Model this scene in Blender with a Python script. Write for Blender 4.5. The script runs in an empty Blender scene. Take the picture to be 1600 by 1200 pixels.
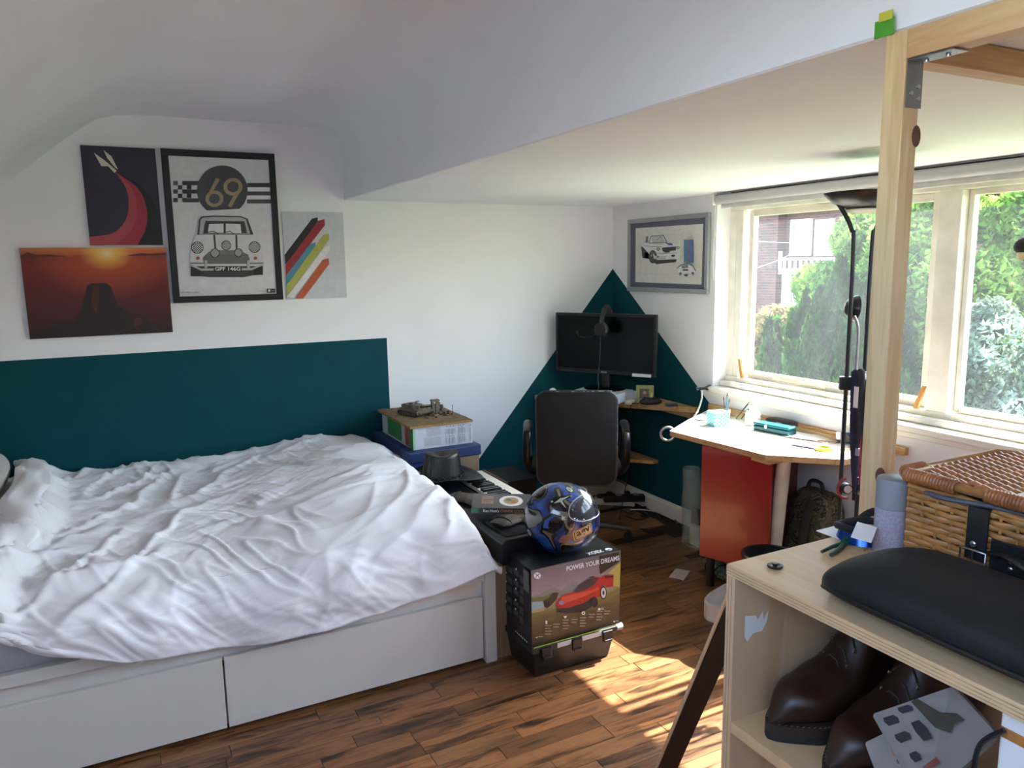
import bpy, math, random
import numpy as np
from mathutils import Vector, Matrix, Euler, noise
R = math.radians
random.seed(7)
rng = np.random.default_rng(7)
scn = bpy.context.scene
COL = scn.collection

# ------------------------------------------------------------------ camera
CAMH = 1.55
FPX = 1186.9
yaw, pitch, roll = 0.473293552, 0.157458544, -0.0158434144
cy, sy, cp, sp = math.cos(yaw), math.sin(yaw), math.cos(pitch), math.sin(pitch)
fwd = Vector((sy * cp, cy * cp, -sp)); rgt = Vector((cy, -sy, 0)); upv = rgt.cross(fwd)
r2 = rgt * math.cos(roll) + upv * math.sin(roll); u2 = upv * math.cos(roll) - rgt * math.sin(roll)
CM = Matrix((r2, u2, -fwd)).transposed()
cam = bpy.data.cameras.new('camera'); camo = bpy.data.objects.new('camera', cam); COL.objects.link(camo)
camo.matrix_world = Matrix.Translation((0, 0, CAMH)) @ CM.to_4x4()
cam.sensor_width = 36; cam.lens = FPX / 1600 * 36; cam.clip_start = 0.02; cam.clip_end = 300
scn.camera = camo

# ------------------------------------------------------------------ light
scn.view_settings.view_transform = 'Standard'
scn.view_settings.look = 'None'
scn.view_settings.gamma = 1
scn.view_settings.use_curve_mapping = False
scn.view_settings.exposure = 1.22
world = bpy.data.worlds.new('world'); scn.world = world; world.use_nodes = True
wn = world.node_tree.nodes; wl = world.node_tree.links
sky = wn.new('ShaderNodeTexSky'); sky.sky_type = 'NISHITA'; sky.sun_disc = False
sky.sun_elevation = R(47); sky.sun_rotation = R(90); sky.air_density = 1.0; sky.dust_density = 1.5
bg = wn['Background']; wl.new(sky.outputs[0], bg.inputs[0]); bg.inputs[1].default_value = 1.15
sun = bpy.data.lights.new('sun', 'SUN'); sun.energy = 21; sun.angle = R(0.6); sun.color = (1, .95, .88)
suno = bpy.data.objects.new('sun', sun); COL.objects.link(suno)
sd = Vector((-1, 0.0, -math.tan(R(47.5)))).normalized()
suno.rotation_euler = sd.to_track_quat('-Z', 'Y').to_euler(); suno.location = (6, 2, 8)
scn.cycles.max_bounces = 14; scn.cycles.diffuse_bounces = 8; scn.cycles.transparent_max_bounces = 24
scn.cycles.sample_clamp_indirect = 8; scn.cycles.use_denoising = True; scn.cycles.caustics_reflective = False

XW, YB, ZS = 2.8876, 4.1659, 1.9012

# pixel of the photograph -> point on a world plane (used to read real positions off the photo)
def ray(x, y): return CM @ Vector(((x - 800) / FPX, -(y - 600) / FPX, -1))
def on(ax, x, y, val):
    d = ray(x, y); o = Vector((0, 0, CAMH)); i = 'xyz'.index(ax)
    return o + d * ((val - o[i]) / d[i])

# ------------------------------------------------------------------ materials
def lin(c):
    if isinstance(c, str): c = [int(c[i:i + 2], 16) for i in (0, 2, 4)]
    out = []
    for v in c:
        v = v / 255; out.append(v / 12.92 if v <= .04045 else ((v + .055) / 1.055) ** 2.4)
    return (*out, 1)
class NT:
    def __init__(s, name):
        s.m = bpy.data.materials.new(name); s.m.use_nodes = True
        s.n = s.m.node_tree.nodes; s.l = s.m.node_tree.links; s.b = s.n['Principled BSDF']; s.out = s.n['Material Output']
    def new(s, t, **k):
        q = s.n.new(t)
        for a, b in k.items(): setattr(q, a, b)
        return q
    def link(s, a, b): s.l.new(a, b)
    def ramp(s, fac, stops, interp='LINEAR'):
        q = s.n.new('ShaderNodeValToRGB'); e = q.color_ramp.elements; q.color_ramp.interpolation = interp
        while len(e) < len(stops): e.new(.5)
        for i, (p, c) in enumerate(stops):
            e[i].position = p; e[i].color = c
        s.l.new(fac, q.inputs[0]); return q.outputs[0]
    def coords(s, scale=(1, 1, 1), kind='Object', rot=(0, 0, 0)):
        t = s.n.new('ShaderNodeTexCoord'); mp = s.n.new('ShaderNodeMapping')
        mp.inputs['Scale'].default_value = scale; mp.inputs['Rotation'].default_value = rot
        s.l.new(t.outputs[kind], mp.inputs[0]); return mp.outputs[0]
    def noise(s, vec, scale, detail=3, rough=.5, dist=0):
        q = s.n.new('ShaderNodeTexNoise'); q.inputs['Scale'].default_value = scale
        q.inputs['Detail'].default_value = detail; q.inputs['Roughness'].default_value = rough; q.inputs['Distortion'].default_value = dist
        s.l.new(vec, q.inputs['Vector']); return q.outputs[0]
    def bump(s, h, strength, dist=.01):
        q = s.n.new('ShaderNodeBump'); q.inputs['Strength'].default_value = strength; q.inputs['Distance'].default_value = dist
        s.l.new(h, q.inputs['Height']); s.l.new(q.outputs[0], s.b.inputs['Normal'])
_cache = {}
def mat(name, c, rough=.5, metal=0, var=.12, scale=12, bump=0, bs=None, stretch=(1, 1, 1), coat=0, alpha=1, spec=.5, sheen=0):
    if name in _cache: return _cache[name]
    t = NT(name); c = lin(c)
    t.b.inputs['Roughness'].default_value = rough; t.b.inputs['Metallic'].default_value = metal
    t.b.inputs['Coat Weight'].default_value = coat; t.b.inputs['Specular IOR Level'].default_value = spec
    t.b.inputs['Sheen Weight'].default_value = sheen
    if alpha < 1: t.b.inputs['Alpha'].default_value = alpha
    v = t.coords(stretch)
    nz = t.noise(v, scale, 4)
    lo = tuple(x * (1 - var) for x in c[:3]) + (1,); hi = tuple(min(1, x * (1 + var)) for x in c[:3]) + (1,)
    t.link(t.ramp(nz, [(.3, lo), (.7, hi)]), t.b.inputs['Base Color'])
    if bump: t.bump(t.noise(v, bs or scale * 6, 5), bump, .004)
    _cache[name] = t.m; return t.m
def wood(name, c1, c2, axis='x', scale=1, rough=.45, ring=14, bump=.1):
    if name in _cache: return _cache[name]
    t = NT(name); st = {'x': (.08, 1, 1), 'y': (1, .08, 1), 'z': (1, 1, .08)}[axis]
    v = t.coords(tuple(q * scale for q in st))
    n = t.noise(v, ring * 1.0, 4, .55, .6)
    n2 = t.noise(v, ring * 7, 2, .5)
    mx = t.new('ShaderNodeMath', operation='MULTIPLY_ADD'); t.link(n2, mx.inputs[0]); mx.inputs[1].default_value = .25; t.link(n, mx.inputs[2])
    t.link(t.ramp(mx.outputs[0], [(.42, lin(c2)), (.55, lin(c1)), (.62, lin(c2)), (.75, lin(c1))]), t.b.inputs['Base Color'])
    t.b.inputs['Roughness'].default_value = rough
    t.bump(n2, bump, .001)
    _cache[name] = t.m; return t.m
def glassy(name, tint=(1, 1, 1), refl=.06, haze=0):
    t = NT(name); tr = t.new('ShaderNodeBsdfTransparent'); tr.inputs[0].default_value = (*tint, 1)
    gl = t.new('ShaderNodeBsdfGlossy'); gl.inputs['Roughness'].default_value = .02
    lw = t.new('ShaderNodeLayerWeight'); lw.inputs[0].default_value = .5; pw = t.new('ShaderNodeMath', operation='POWER'); t.link(lw.outputs['Facing'], pw.inputs[0]); pw.inputs[1].default_value = 4
    fr = t.new('ShaderNodeMath', operation='MULTIPLY_ADD'); t.link(pw.outputs[0], fr.inputs[0]); fr.inputs[1].default_value = .7; fr.inputs[2].default_value = .03
    mx = t.new('ShaderNodeMixShader'); t.link(fr.outputs[0], mx.inputs[0]); t.link(tr.outputs[0], mx.inputs[1]); t.link(gl.outputs[0], mx.inputs[2])
    last = mx.outputs[0]
    if haze:
        df = t.new('ShaderNodeBsdfTranslucent'); df.inputs[0].default_value = (.9, .95, 1, 1)
        nz = t.noise(t.coords((1, 1, .5)), 3, 3)
        fac = t.ramp(nz, [(.3, (haze * .35,) * 3 + (1,)), (.75, (haze, haze, haze, 1))])
        m2 = t.new('ShaderNodeMixShader'); t.link(fac, m2.inputs[0]); t.link(last, m2.inputs[1]); t.link(df.outputs[0], m2.inputs[2]); last = m2.outputs[0]
    t.link(last, t.out.inputs[0]); return t.m

WHITE = mat('white_paint', 'e9e9eb', .6, var=.02, scale=3, bump=.05, bs=120)
CEIL = mat('ceiling_paint', 'e9ebf0', .8, var=.03, scale=2, bump=.06, bs=60)
TEAL = mat('teal_paint', (0, 66, 76), .7, spec=.2, var=.05, scale=6, bump=.04, bs=150)
GLOSSW = mat('white_gloss', 'e2ddd2', .3, var=.03, scale=5)
OLDW = mat('old_white_gloss', 'e4dfd3', .4, var=.12, scale=9, bump=.3, bs=40)
LAMW = mat('white_laminate', 'd8d4ce', .4, var=.015, scale=3)
BLACKP = mat('black_plastic', '0c0c0e', .4, var=.2, scale=20, bump=.05)
BLACKM = mat('black_matt', '09090a', .75, var=.2, scale=30)
DARKG = mat('dark_grey', '2b2b2e', .5, var=.15, scale=20)
GREY = mat('grey_plastic', '8d8f90', .5, var=.06, scale=15)
SILVER = mat('silver_metal', 'b9b9bb', .28, 1, var=.05)
STEEL = mat('zinc_steel', '8b9096', .35, .9, var=.12, scale=25)
PINE = wood('pine', 'dabd8f', 'cba777', 'z', 1.5, .5, 8)
PINEY = wood('pine_along_y', 'd2b083', 'c0976a', 'y', 1.5, .5, 8)
PINEX = wood('pine_along_x', 'c9a06a', 'b58850', 'x', 1.5, .5, 8)
PLY = wood('birch_ply', 'd9b78c', 'cfa878', 'y', 1, .5, 5, .04)
PLYZ = wood('birch_ply_upright', 'd2b08a', 'c6a075', 'z', 1, .55, 5, .04)
OAKTOP = wood('desk_wood', 'c79f6c', 'b1814e', 'y', 1.2, .4, 9)

# ------------------------------------------------------------------ mesh builder
class MB:
    def __init__(s): s.v = []; s.f = []; s.m = []
    def add(s, vs, fs, mi=0, mx=None):
        o = len(s.v)
        s.v += [tuple(mx @ Vector(p)) for p in vs] if mx is not None else [tuple(p) for p in vs]
        s.f += [tuple(i + o for i in f) for f in fs]; s.m += [mi] * len(fs); return s
    def bb(s, a, b, mi=0, mx=None):
        x0, y0, z0 = a; x1, y1, z1 = b
        return s.add([(x0, y0, z0), (x1, y0, z0), (x1, y1, z0), (x0, y1, z0), (x0, y0, z1), (x1, y0, z1), (x1, y1, z1), (x0, y1, z1)],
                     [(0, 3, 2, 1), (4, 5, 6, 7), (0, 1, 5, 4), (1, 2, 6, 5), (2, 3, 7, 6), (3, 0, 4, 7)], mi, mx)
    def box(s, c, d, mi=0, mx=None):
        return s.bb([c[i] - d[i] / 2 for i in range(3)], [c[i] + d[i] / 2 for i in range(3)], mi, mx)
    def tube(s, pts, r, n=8, mi=0, closed=False, caps=True, flat=None):
        P = [Vector(p) for p in pts]; k = len(P); rr = r if isinstance(r, (list, tuple)) else [r] * k
        vs = []; prev = None
        for i in range(k):
            a = P[(i - 1) % k] if (closed or i > 0) else P[i]; b = P[(i + 1) % k] if (closed or i < k - 1) else P[i]
            t = (b - a).normalized() if (b - a).length > 1e-9 else Vector((0, 0, 1))
            if prev is None:
                u = t.cross(Vector((0, 0, 1)))
                if u.length < .05: u = t.cross(Vector((1, 0, 0)))
            else: u = prev - t * prev.dot(t)
            u.normalize(); prev = u; w = t.cross(u)
            for j in range(n):
                a_ = 2 * math.pi * j / n; ru = rr[i]; rw = rr[i] * (flat or 1)
                vs.append(P[i] + u * math.cos(a_) * ru + w * math.sin(a_) * rw)
        fs = []
        for i in range(k if closed else k - 1):
            for j in range(n):
                a0 = i * n + j; a1 = i * n + (j + 1) % n; b0 = ((i + 1) % k) * n + j; b1 = ((i + 1) % k) * n + (j + 1) % n
                fs.append((a0, a1, b1, b0))
        if caps and not closed: fs += [tuple(range(n - 1, -1, -1)), tuple((k - 1) * n + j for j in range(n))]
        return s.add(vs, fs, mi)
    def cyl(s, a, b, r, n=16, mi=0, r1=None): return s.tube([a, b], [r, r if r1 is None else r1], n, mi)
    def lathe(s, prof, n=24, mi=0, c=(0, 0, 0), mx=None, sx=1, sy_=1):
        vs = []; fs = []
        for (r, z) in prof:
            for j in range(n):
                a = 2 * math.pi * j / n; vs.append((c[0] + r * sx * math.cos(a), c[1] + r * sy_ * math.sin(a), c[2] + z))
        for i in range(len(prof) - 1):
            for j in range(n): fs.append((i * n + j, i * n + (j + 1) % n, (i + 1) * n + (j + 1) % n, (i + 1) * n + j))
        if prof[0][0] > 1e-6: fs.append(tuple(range(n - 1, -1, -1)))
        if prof[-1][0] > 1e-6: fs.append(tuple((len(prof) - 1) * n + j for j in range(n)))
        return s.add(vs, fs, mi, mx)
    def prism(s, poly, lo, hi, axis='z', mi=0, mx=None):
        def P(u, v, w): return {'z': (u, v, w), 'y': (u, w, v), 'x': (w, u, v)}[axis]
        n = len(poly); vs = [P(u, v, lo) for u, v in poly] + [P(u, v, hi) for u, v in poly]
        fs = [tuple(range(n - 1, -1, -1)), tuple(range(n, 2 * n))] + [(i, (i + 1) % n, (i + 1) % n + n, i + n) for i in range(n)]
        return s.add(vs, fs, mi, mx)
    def grid(s, fn, nu, nv, mi=0, closed_u=False):
        vs = [fn(i / (nu - (0 if closed_u else 1)), j / (nv - 1)) for j in range(nv) for i in range(nu)]
        fs = []
        for j in range(nv - 1):
            for i in range(nu if closed_u else nu - 1):
                i2 = (i + 1) % nu; fs.append((j * nu + i, j * nu + i2, (j + 1) * nu + i2, (j + 1) * nu + i))
        return s.add(vs, fs, mi)
    def ball(s, c, r, n=12, mi=0, mx=None):
        r = r if isinstance(r, (tuple, list)) else (r, r, r); k = max(4, n // 2)
        vs = []
        for i in range(k + 1):
            t = math.pi * i / k
            for j in range(n):
                a = 2 * math.pi * j / n; vs.append((c[0] + r[0] * math.sin(t) * math.cos(a), c[1] + r[1] * math.sin(t) * math.sin(a), c[2] - r[2] * math.cos(t)))
        fs = [(i * n + j, i * n + (j + 1) % n, (i + 1) * n + (j + 1) % n, (i + 1) * n + j) for i in range(k) for j in range(n)]
        return s.add(vs, fs, mi, mx)
    def build(s, name, mats, parent=None, smooth=None, bevel=0, sub=0, solid=0, fixn=True, bseg=2, merge=False):
        me = bpy.data.meshes.new(name); me.from_pydata(s.v, [], s.f)
        if not isinstance(mats, (list, tuple)): mats = [mats]
        for q in mats: me.materials.append(q)
        if len(mats) > 1: me.polygons.foreach_set('material_index', s.m)
        if fixn or merge:
            import bmesh
            b = bmesh.new(); b.from_mesh(me)
            if merge: bmesh.ops.remove_doubles(b, verts=b.verts, dist=1e-5)
            if fixn: bmesh.ops.recalc_face_normals(b, faces=b.faces)
            b.to_mesh(me); b.free()
        me.update()
        if smooth is not None: me.shade_smooth(); me.set_sharp_from_angle(angle=R(smooth))
        o = bpy.data.objects.new(name, me); COL.objects.link(o)
        if parent is not None: o.parent = parent
        if bevel:
            q = o.modifiers.new('bevel', 'BEVEL'); q.width = bevel; q.segments = bseg; q.limit_method = 'ANGLE'; q.angle_limit = R(40)
        if solid:
            q = o.modifiers.new('solid', 'SOLIDIFY'); q.thickness = solid; q.offset = 0
        if sub:
            q = o.modifiers.new('sub', 'SUBSURF'); q.levels = sub; q.render_levels = sub
        return o
def tag(o, label=None, cat=None, group=None, kind=None):
    if label: o['label'] = label
    if cat: o['category'] = cat
    if group: o['group'] = group
    if kind: o['kind'] = kind
    return o
def thing(name, label, cat, loc=(0, 0, 0), rz=0, group=None, rot=None):
    o = bpy.data.objects.new(name, None); o.empty_display_size = .05; COL.objects.link(o)
    o.location = loc; o.rotation_euler = rot or (0, 0, rz); return tag(o, label, cat, group)
def arc(c, r, a0, a1, n, plane='xy', z=0):
    out = []
    for i in range(n + 1):
        a = R(a0 + (a1 - a0) * i / n); u = c[0] + r * math.cos(a); v = c[1] + r * math.sin(a)
        out.append({'xy': (u, v, z), 'xz': (u, z, v), 'yz': (z, u, v)}[plane])
    return out
def smoothpath(pts, k=6):
    P = [Vector(p) for p in pts]; out = []
    for i in range(len(P) - 1):
        a = P[max(0, i - 1)]; b = P[i]; c = P[i + 1]; d = P[min(len(P) - 1, i + 2)]
        for j in range(k):
            t = j / k; out.append(.5 * ((2 * b) + (c - a) * t + (2 * a - 5 * b + 4 * c - d) * t * t + (3 * b - a - 3 * c + d) * t ** 3))
    out.append(P[-1]); return out
_tc = {}
def text_mesh(txt, bold=0):
    if (txt, bold) in _tc: return _tc[(txt, bold)]
    cu = bpy.data.curves.new('t', 'FONT'); cu.body = txt; cu.resolution_u = 3; cu.offset = bold; cu.fill_mode = 'FRONT'
    o = bpy.data.objects.new('t', cu); COL.objects.link(o)
    dg = bpy.context.evaluated_depsgraph_get(); me = o.evaluated_get(dg).to_mesh()
    v = [(p.co.x, p.co.y) for p in me.vertices]; f = [tuple(p.vertices) for p in me.polygons]
    o.to_mesh_clear(); bpy.data.objects.remove(o); bpy.data.curves.remove(cu)
    xs = [a for a, _ in v]; ys = [b for _, b in v]; x0, x1, y0, y1 = min(xs), max(xs), min(ys), max(ys)
    v = [((a - x0) / (x1 - x0), (b - y0) / (y1 - y0)) for a, b in v]
    _tc[(txt, bold)] = (v, f, (x1 - x0) / (y1 - y0)); return _tc[(txt, bold)]
class Print:
    """flat print: polygons in (u,v) laid on a surface by fn(u,v,h)"""
    def __init__(s, fn, step=.00035): s.fn = fn; s.b = MB(); s.mats = []; s.h = 0; s.step = step
    def mi(s, m):
        if m not in s.mats: s.mats.append(m)
        return s.mats.index(m)
    def raw(s, vs, fs, m):
        s.h += s.step; s.b.add([s.fn(u, v, s.h) for u, v in vs], fs, s.mi(m))
    def poly(s, pts, m): s.raw(pts, [tuple(range(len(pts)))], m)
    def rect(s, u0, v0, u1, v1, m): s.poly([(u0, v0), (u1, v0), (u1, v1), (u0, v1)], m)
    def ell(s, u, v, ru, rv, m, n=28): s.poly([(u + ru * math.cos(6.2832 * i / n), v + rv * math.sin(6.2832 * i / n)) for i in range(n)], m)
    def ring(s, u, v, r0, r1, m, a0=0, a1=360, n=32, asp=1):
        vs = []; 
        for i in range(n + 1):
            a = R(a0 + (a1 - a0) * i / n); vs += [(u + r0 * math.cos(a), v + r0 * asp * math.sin(a)), (u + r1 * math.cos(a), v + r1 * asp * math.sin(a))]
        s.raw(vs, [(2 * i, 2 * i + 1, 2 * i + 3, 2 * i + 2) for i in range(n)], m)
    def band(s, p0, p1, m):
        n = len(p0); s.raw(list(p0) + list(p1), [(i, i + 1, n + i + 1, n + i) for i in range(n - 1)], m)
    def line(s, pts, w, m):
        for a, b in zip(pts, pts[1:]):
            d = math.hypot(b[0] - a[0], b[1] - a[1]) or 1; nx, ny = -(b[1] - a[1]) / d * w / 2, (b[0] - a[0]) / d * w / 2
            s.b.add([s.fn(u, v, s.h + s.step) for u, v in ((a[0] + nx, a[1] + ny), (a[0] - nx, a[1] - ny), (b[0] - nx, b[1] - ny), (b[0] + nx, b[1] + ny))], [(0, 1, 2, 3)], s.mi(m))
        s.h += s.step
    def text(s, txt, u0, v0, u1, v1, m, bold=0, rot=0):
        v, f, _ = text_mesh(txt, bold)
        if rot == 180: v = [(1 - a, 1 - b) for a, b in v]
        if rot == 90: v = [(1 - b, a) for a, b in v]
        s.raw([(u0 + a * (u1 - u0), v0 + b * (v1 - v0)) for a, b in v], f, m)
    def build(s, name, parent): return s.b.build(name, s.mats, parent, fixn=False)
def ink(name, c, rough=.45): return mat('ink_' + name, c, rough, var=.06, scale=30)
K = ink('black', '1d1d20'); KG = ink('charcoal', '3a3b3e'); GM = ink('mid_grey', '77797b'); GL = ink('light_grey', 'b4b6b8'); PW = ink('paper', 'd9d9dc')

# ================================================================== setting
def struct(o): o['kind'] = 'structure'; return o
# floor: slab, planks one by one in view, the rest joined
fl = bpy.data.objects.new('floor', None); COL.objects.link(fl); struct(fl)
SUB = mat('joint_dark', '2a1c12', .8)
MB().bb((-1.35, -1.35, -.14), (XW + .0, YB, -.010)).build('underlay', SUB, fl)
t = NT('laminate'); oi = t.new('ShaderNodeObjectInfo')
co = t.coords((1, 1, 1)); off = t.new('ShaderNodeVectorMath', operation='ADD'); t.link(co, off.inputs[0])
sc_ = t.new('ShaderNodeVectorMath', operation='SCALE'); cmb = t.new('ShaderNodeCombineXYZ')
t.link(oi.outputs['Random'], cmb.inputs[0]); t.link(oi.outputs['Random'], cmb.inputs[1]); t.link(cmb.outputs[0], sc_.inputs[0]); sc_.inputs[3].default_value = 37
t.link(sc_.outputs[0], off.inputs[1])
mp = t.new('ShaderNodeMapping'); mp.inputs['Scale'].default_value = (.9, 6.5, 1); t.link(off.outputs[0], mp.inputs[0])
g1 = t.noise(mp.outputs[0], 3.4, 5, .58, .9); g2 = t.noise(mp.outputs[0], 22, 3, .5, .3)
a1 = t.new('ShaderNodeMath', operation='MULTIPLY_ADD'); t.link(g2, a1.inputs[0]); a1.inputs[1].default_value = .16; t.link(g1, a1.inputs[2])
base = t.ramp(a1.outputs[0], [(.38, lin('241a14')), (.46, lin('49321f')), (.54, lin('775235')), (.66, lin('8d6543')), (.80, lin('5c412b'))])
tone = t.ramp(oi.outputs['Random'], [(0, (.5, .48, .47, 1)), (.25, (.78, .78, .8, 1)), (.5, (1.1, 1.0, .92, 1)), (.75, (.85, .8, .78, 1)), (1, (1.3, 1.12, .98, 1))])
mxn = t.new('ShaderNodeMix', data_type='RGBA', blend_type='MULTIPLY'); mxn.inputs[0].default_value = 1
t.link(base, mxn.inputs[6]); t.link(tone, mxn.inputs[7]); t.link(mxn.outputs[2], t.b.inputs['Base Color'])
t.b.inputs['Roughness'].default_value = .32; t.bump(g2, .06, .001); LAM = t.m
PWD = .071
lens = [.30, .36, .42, .50, .58]
pm = []
for L in lens:
    b = MB(); e = .0007
    b.prism([(e, -.010), (e, -.0012), (e + .0012, 0), (L - e - .0012, 0), (L - e, -.0012), (L - e, -.010)], e, PWD - e, 'y')
    o = b.build('plank', LAM, fl); pm.append(o.data); bpy.data.objects.remove(o)
cand = []
y = -1.3; row = 0
while y + PWD < YB + .0:
    x = -1.3 - random.random() * .3
    while x < XW:
        k = random.randrange(5); L = lens[k]
        if x < -1.35: x += .1; continue
        if x + L > XW: break
        cand.append((x, y, k)); x += L
    y += PWD; row += 1
vis = [c for c in cand if c[0] + lens[c[2]] > .15 and c[1] > 1.5 and c[0] > -.4 and not (c[0] + lens[c[2]] < 1.15 and c[1] > 2.6)]
vis.sort(key=lambda c: c[0] ** 2 + c[1] ** 2); visset = vis[:296]; vs_ = set(visset)
rest = MB()
for c in cand:
    if c in vs_: continue
    L = lens[c[2]]; rest.bb((c[0] + .0007, c[1] + .0007, -.01), (c[0] + L - .0007, c[1] + PWD - .0007, 0))
for (x, y_, k) in visset:
    o = bpy.data.objects.new('plank', pm[k]); o.location = (x, y_, 0); o.parent = fl; COL.objects.link(o)
rp = rest.build('plank_field', LAM, fl, fixn=False); rp['kind'] = 'stuff'
# strips that close the row ends at the window wall
# walls
def decal_on_back(pts, h=.0012): pass
wb = struct(MB().bb((-1.5, YB, -.14), (XW + .35, YB + .12, 2.6)).build('wall_back', WHITE))
hb = MB(); hb.prism([(-1.3, .3), (1.338, .3), (1.338, .695), (1.336, 1.142), (-1.3, 1.142)], YB - .0012, YB, 'y'); hb.build('painted_rectangle', TEAL, wb)
tb = MB(); tb.prism([(XW, .06), (XW, 1.505), (1.79, .235), (1.79, .06)], YB - .0012, YB, 'y'); tb.build('painted_triangle', TEAL, wb)
OY0, OY1, OZ0, OZ1 = .15, 3.195, .86, 1.86   # window opening
WX = XW + .17
wr = struct(bpy.data.objects.new('wall_right', None)); COL.objects.link(wr)
b = MB(); b.bb((XW, -1.4, -.14), (WX + .08, YB, OZ0 - .03)); b.bb((XW, -1.4, OZ1), (WX + .08, YB, 2.1)); b.bb((XW, OY1, OZ0 - .03), (WX + .08, YB, OZ1)); b.bb((XW, -1.4, OZ0 - .03), (WX + .08, OY0, OZ1))
b.build('wall_surface', WHITE, wr)
b = MB(); b.prism([(YB, .06), (YB, 1.505), (3.20, .745), (2.72, .10), (2.72, .06)], XW - .0012, XW, 'x'); b.build('painted_triangle', TEAL, wr)
struct(MB().bb((-1.45, -1.4, -.14), (-1.30, YB, 1.5)).build('wall_left', WHITE))
struct(MB().bb((-1.45, -1.50, -.14), (XW + .3, -1.38, 2.6)).build('wall_front', WHITE))
# ceiling profile extruded along y
prof = [(-1.30, 1.17), (-.20, 2.115)]
prof += [(-.02 - .12 + .16 * math.sin(R(a)), 2.275 - .0 - .10 * (1 - math.cos(R(45 - a)))) for a in ()]
prof += [(-.09, 2.2), (-.02, 2.245), (.06, 2.268), (.18, 2.275), (.93, 2.275)]
prof += [(1.128 - .17 + .17 * math.sin(R(a)), 2.275 - .17 + .17 * math.cos(R(a))) for a in (15, 30, 45, 60, 75, 90)]
prof += [(1.128, 1.905), (1.133, ZS), (XW + .0, ZS)]
b = MB(); ny = 2
outer = [(-1.42, 1.17), (-.25, 2.25), (-.02, 2.42), (1.2, 2.42), (1.26, 2.05), (XW, 2.05)]
pl = prof + outer[::-1]
cut = [(-.20, 2.115)] + prof[2:]; pl2 = cut + outer[1:][::-1]; low = [(-1.30, 1.17), (-.72, 1.668), (-.80, 1.76), (-1.42, 1.17)]
b.prism(pl, .80, YB, 'y'); b.prism(pl, -1.4, -1.25, 'y'); b.prism(pl2, -1.25, .80, 'y'); b.prism(low, -1.25, .80, 'y'); struct(b.build('ceiling', CEIL, smooth=30))
w2 = struct(bpy.data.objects.new('added_roof_window', None)); COL.objects.link(w2)   # unseen roof window, added in the slope behind the viewer for fill light
for y0, y1 in ((-1.25, -1.20), (.75, .80), (-.25, -.20)):
    MB().prism([(-.74, 1.70), (-.23, 2.145), (-.26, 2.19), (-.77, 1.745)], y0, y1, 'y').build('window_frame', GLOSSW, w2)
# baseboards
def bprof(d): return [(0, 0), (d, 0), (d, .075), (d * .7, .088), (d * .3, .095), (0, .095)]
b = MB(); b.prism([(YB - u, v) for u, v in bprof(.016)], 1.65, XW - .016, 'x'); struct(b.build('baseboard_back', GLOSSW))
b = MB(); b.prism([(XW - u, v) for u, v in bprof(.016)], -1.3, YB, 'y'); struct(b.build('baseboard_right', GLOSSW))
# door in the wall behind the viewer
dr = struct(MB().bb((-.7, -1.38, 0), (.1, -1.345, 1.98)).build('door_1', GLOSSW, bevel=.004))
for x0, z0, z1 in ((-.6, .2, .9), (-.22, .2, .9), (-.6, 1.05, 1.85), (-.22, 1.05, 1.85)): MB().bb((x0, -1.344, z0), (x0 + .26, -1.334, z1)).build('door_panel', GLOSSW, dr, bevel=.006)
b = MB(); b.cyl((.05, -1.345, 1.0), (.05, -1.29, 1.0), .012); b.ball((.05, -1.28, 1.0), .026); b.build('handle', SILVER, dr, smooth=40)

# ---- window: outer frame, mullions, sashes, panes, sill
win = struct(bpy.data.objects.new('window_1', None)); COL.objects.link(win)
FX0, FX1 = WX - .075, WX
def bar(name, y0, y1, z0, z1, x0=FX0, x1=FX1, m=OLDW, bev=.004): return MB().bb((x0, y0, z0), (x1, y1, z1)).build(name, m, win, bevel=bev)
bar('window_frame', OY0, OY1, OZ0, OZ0 + .055, FX0 - .01)
bar('window_frame', OY0, OY1, OZ1 - .05, OZ1)
bar('window_frame', OY1 - .05, OY1, OZ0 + .055, OZ1 - .05)
bar('window_frame', OY0, OY0 + .05, OZ0 + .055, OZ1 - .05)
MY = [(1.905, 2.0), (.92, 1.0)]
for y0, y1 in MY: bar('mullion', y0, y1, OZ0 + .055, OZ1 - .05, FX0 - .012)
GLASS = glassy('window_glass', (.97, .99, .98), haze=.014); GLASS2 = glassy('window_glass_clear', (.98, .99, .985), haze=.01)
def sash(y0, y1, w, glass, x0=FX0 + .02, ang=0, hinge=None):
    z0, z1 = OZ0 + .058, OZ1 - .053
    rt = struct(bpy.data.objects.new('sash', None)); COL.objects.link(rt); rt.parent = win
    for (a, b_, c, d) in ((y0, y0 + w, z0, z1), (y1 - w, y1, z0, z1), (y0 + w, y1 - w, z0, z0 + w * 1.1), (y0 + w, y1 - w, z1 - w, z1)):
        MB().bb((x0, a, c), (x0 + .035, b_, d)).build('sash_rail', OLDW, rt, bevel=.003)
    MB().bb((x0 + .014, y0 + w - .004, z0 + w - .004), (x0 + .018, y1 - w + .004, z1 - w + .004)).build('pane', glass, rt)
    return rt
sash(2.02, 3.085, .032, GLASS, FX0 + .03)
bar('window_frame', 3.10, OY1 - .05, OZ0 + .055, OZ1 - .05, FX0 + .0, FX0 + .03)
sash(1.003, 1.902, .020, GLASS2, FX0 + .03); sash(OY0 + .052, .917, .03, GLASS2, FX0 + .03)
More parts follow.
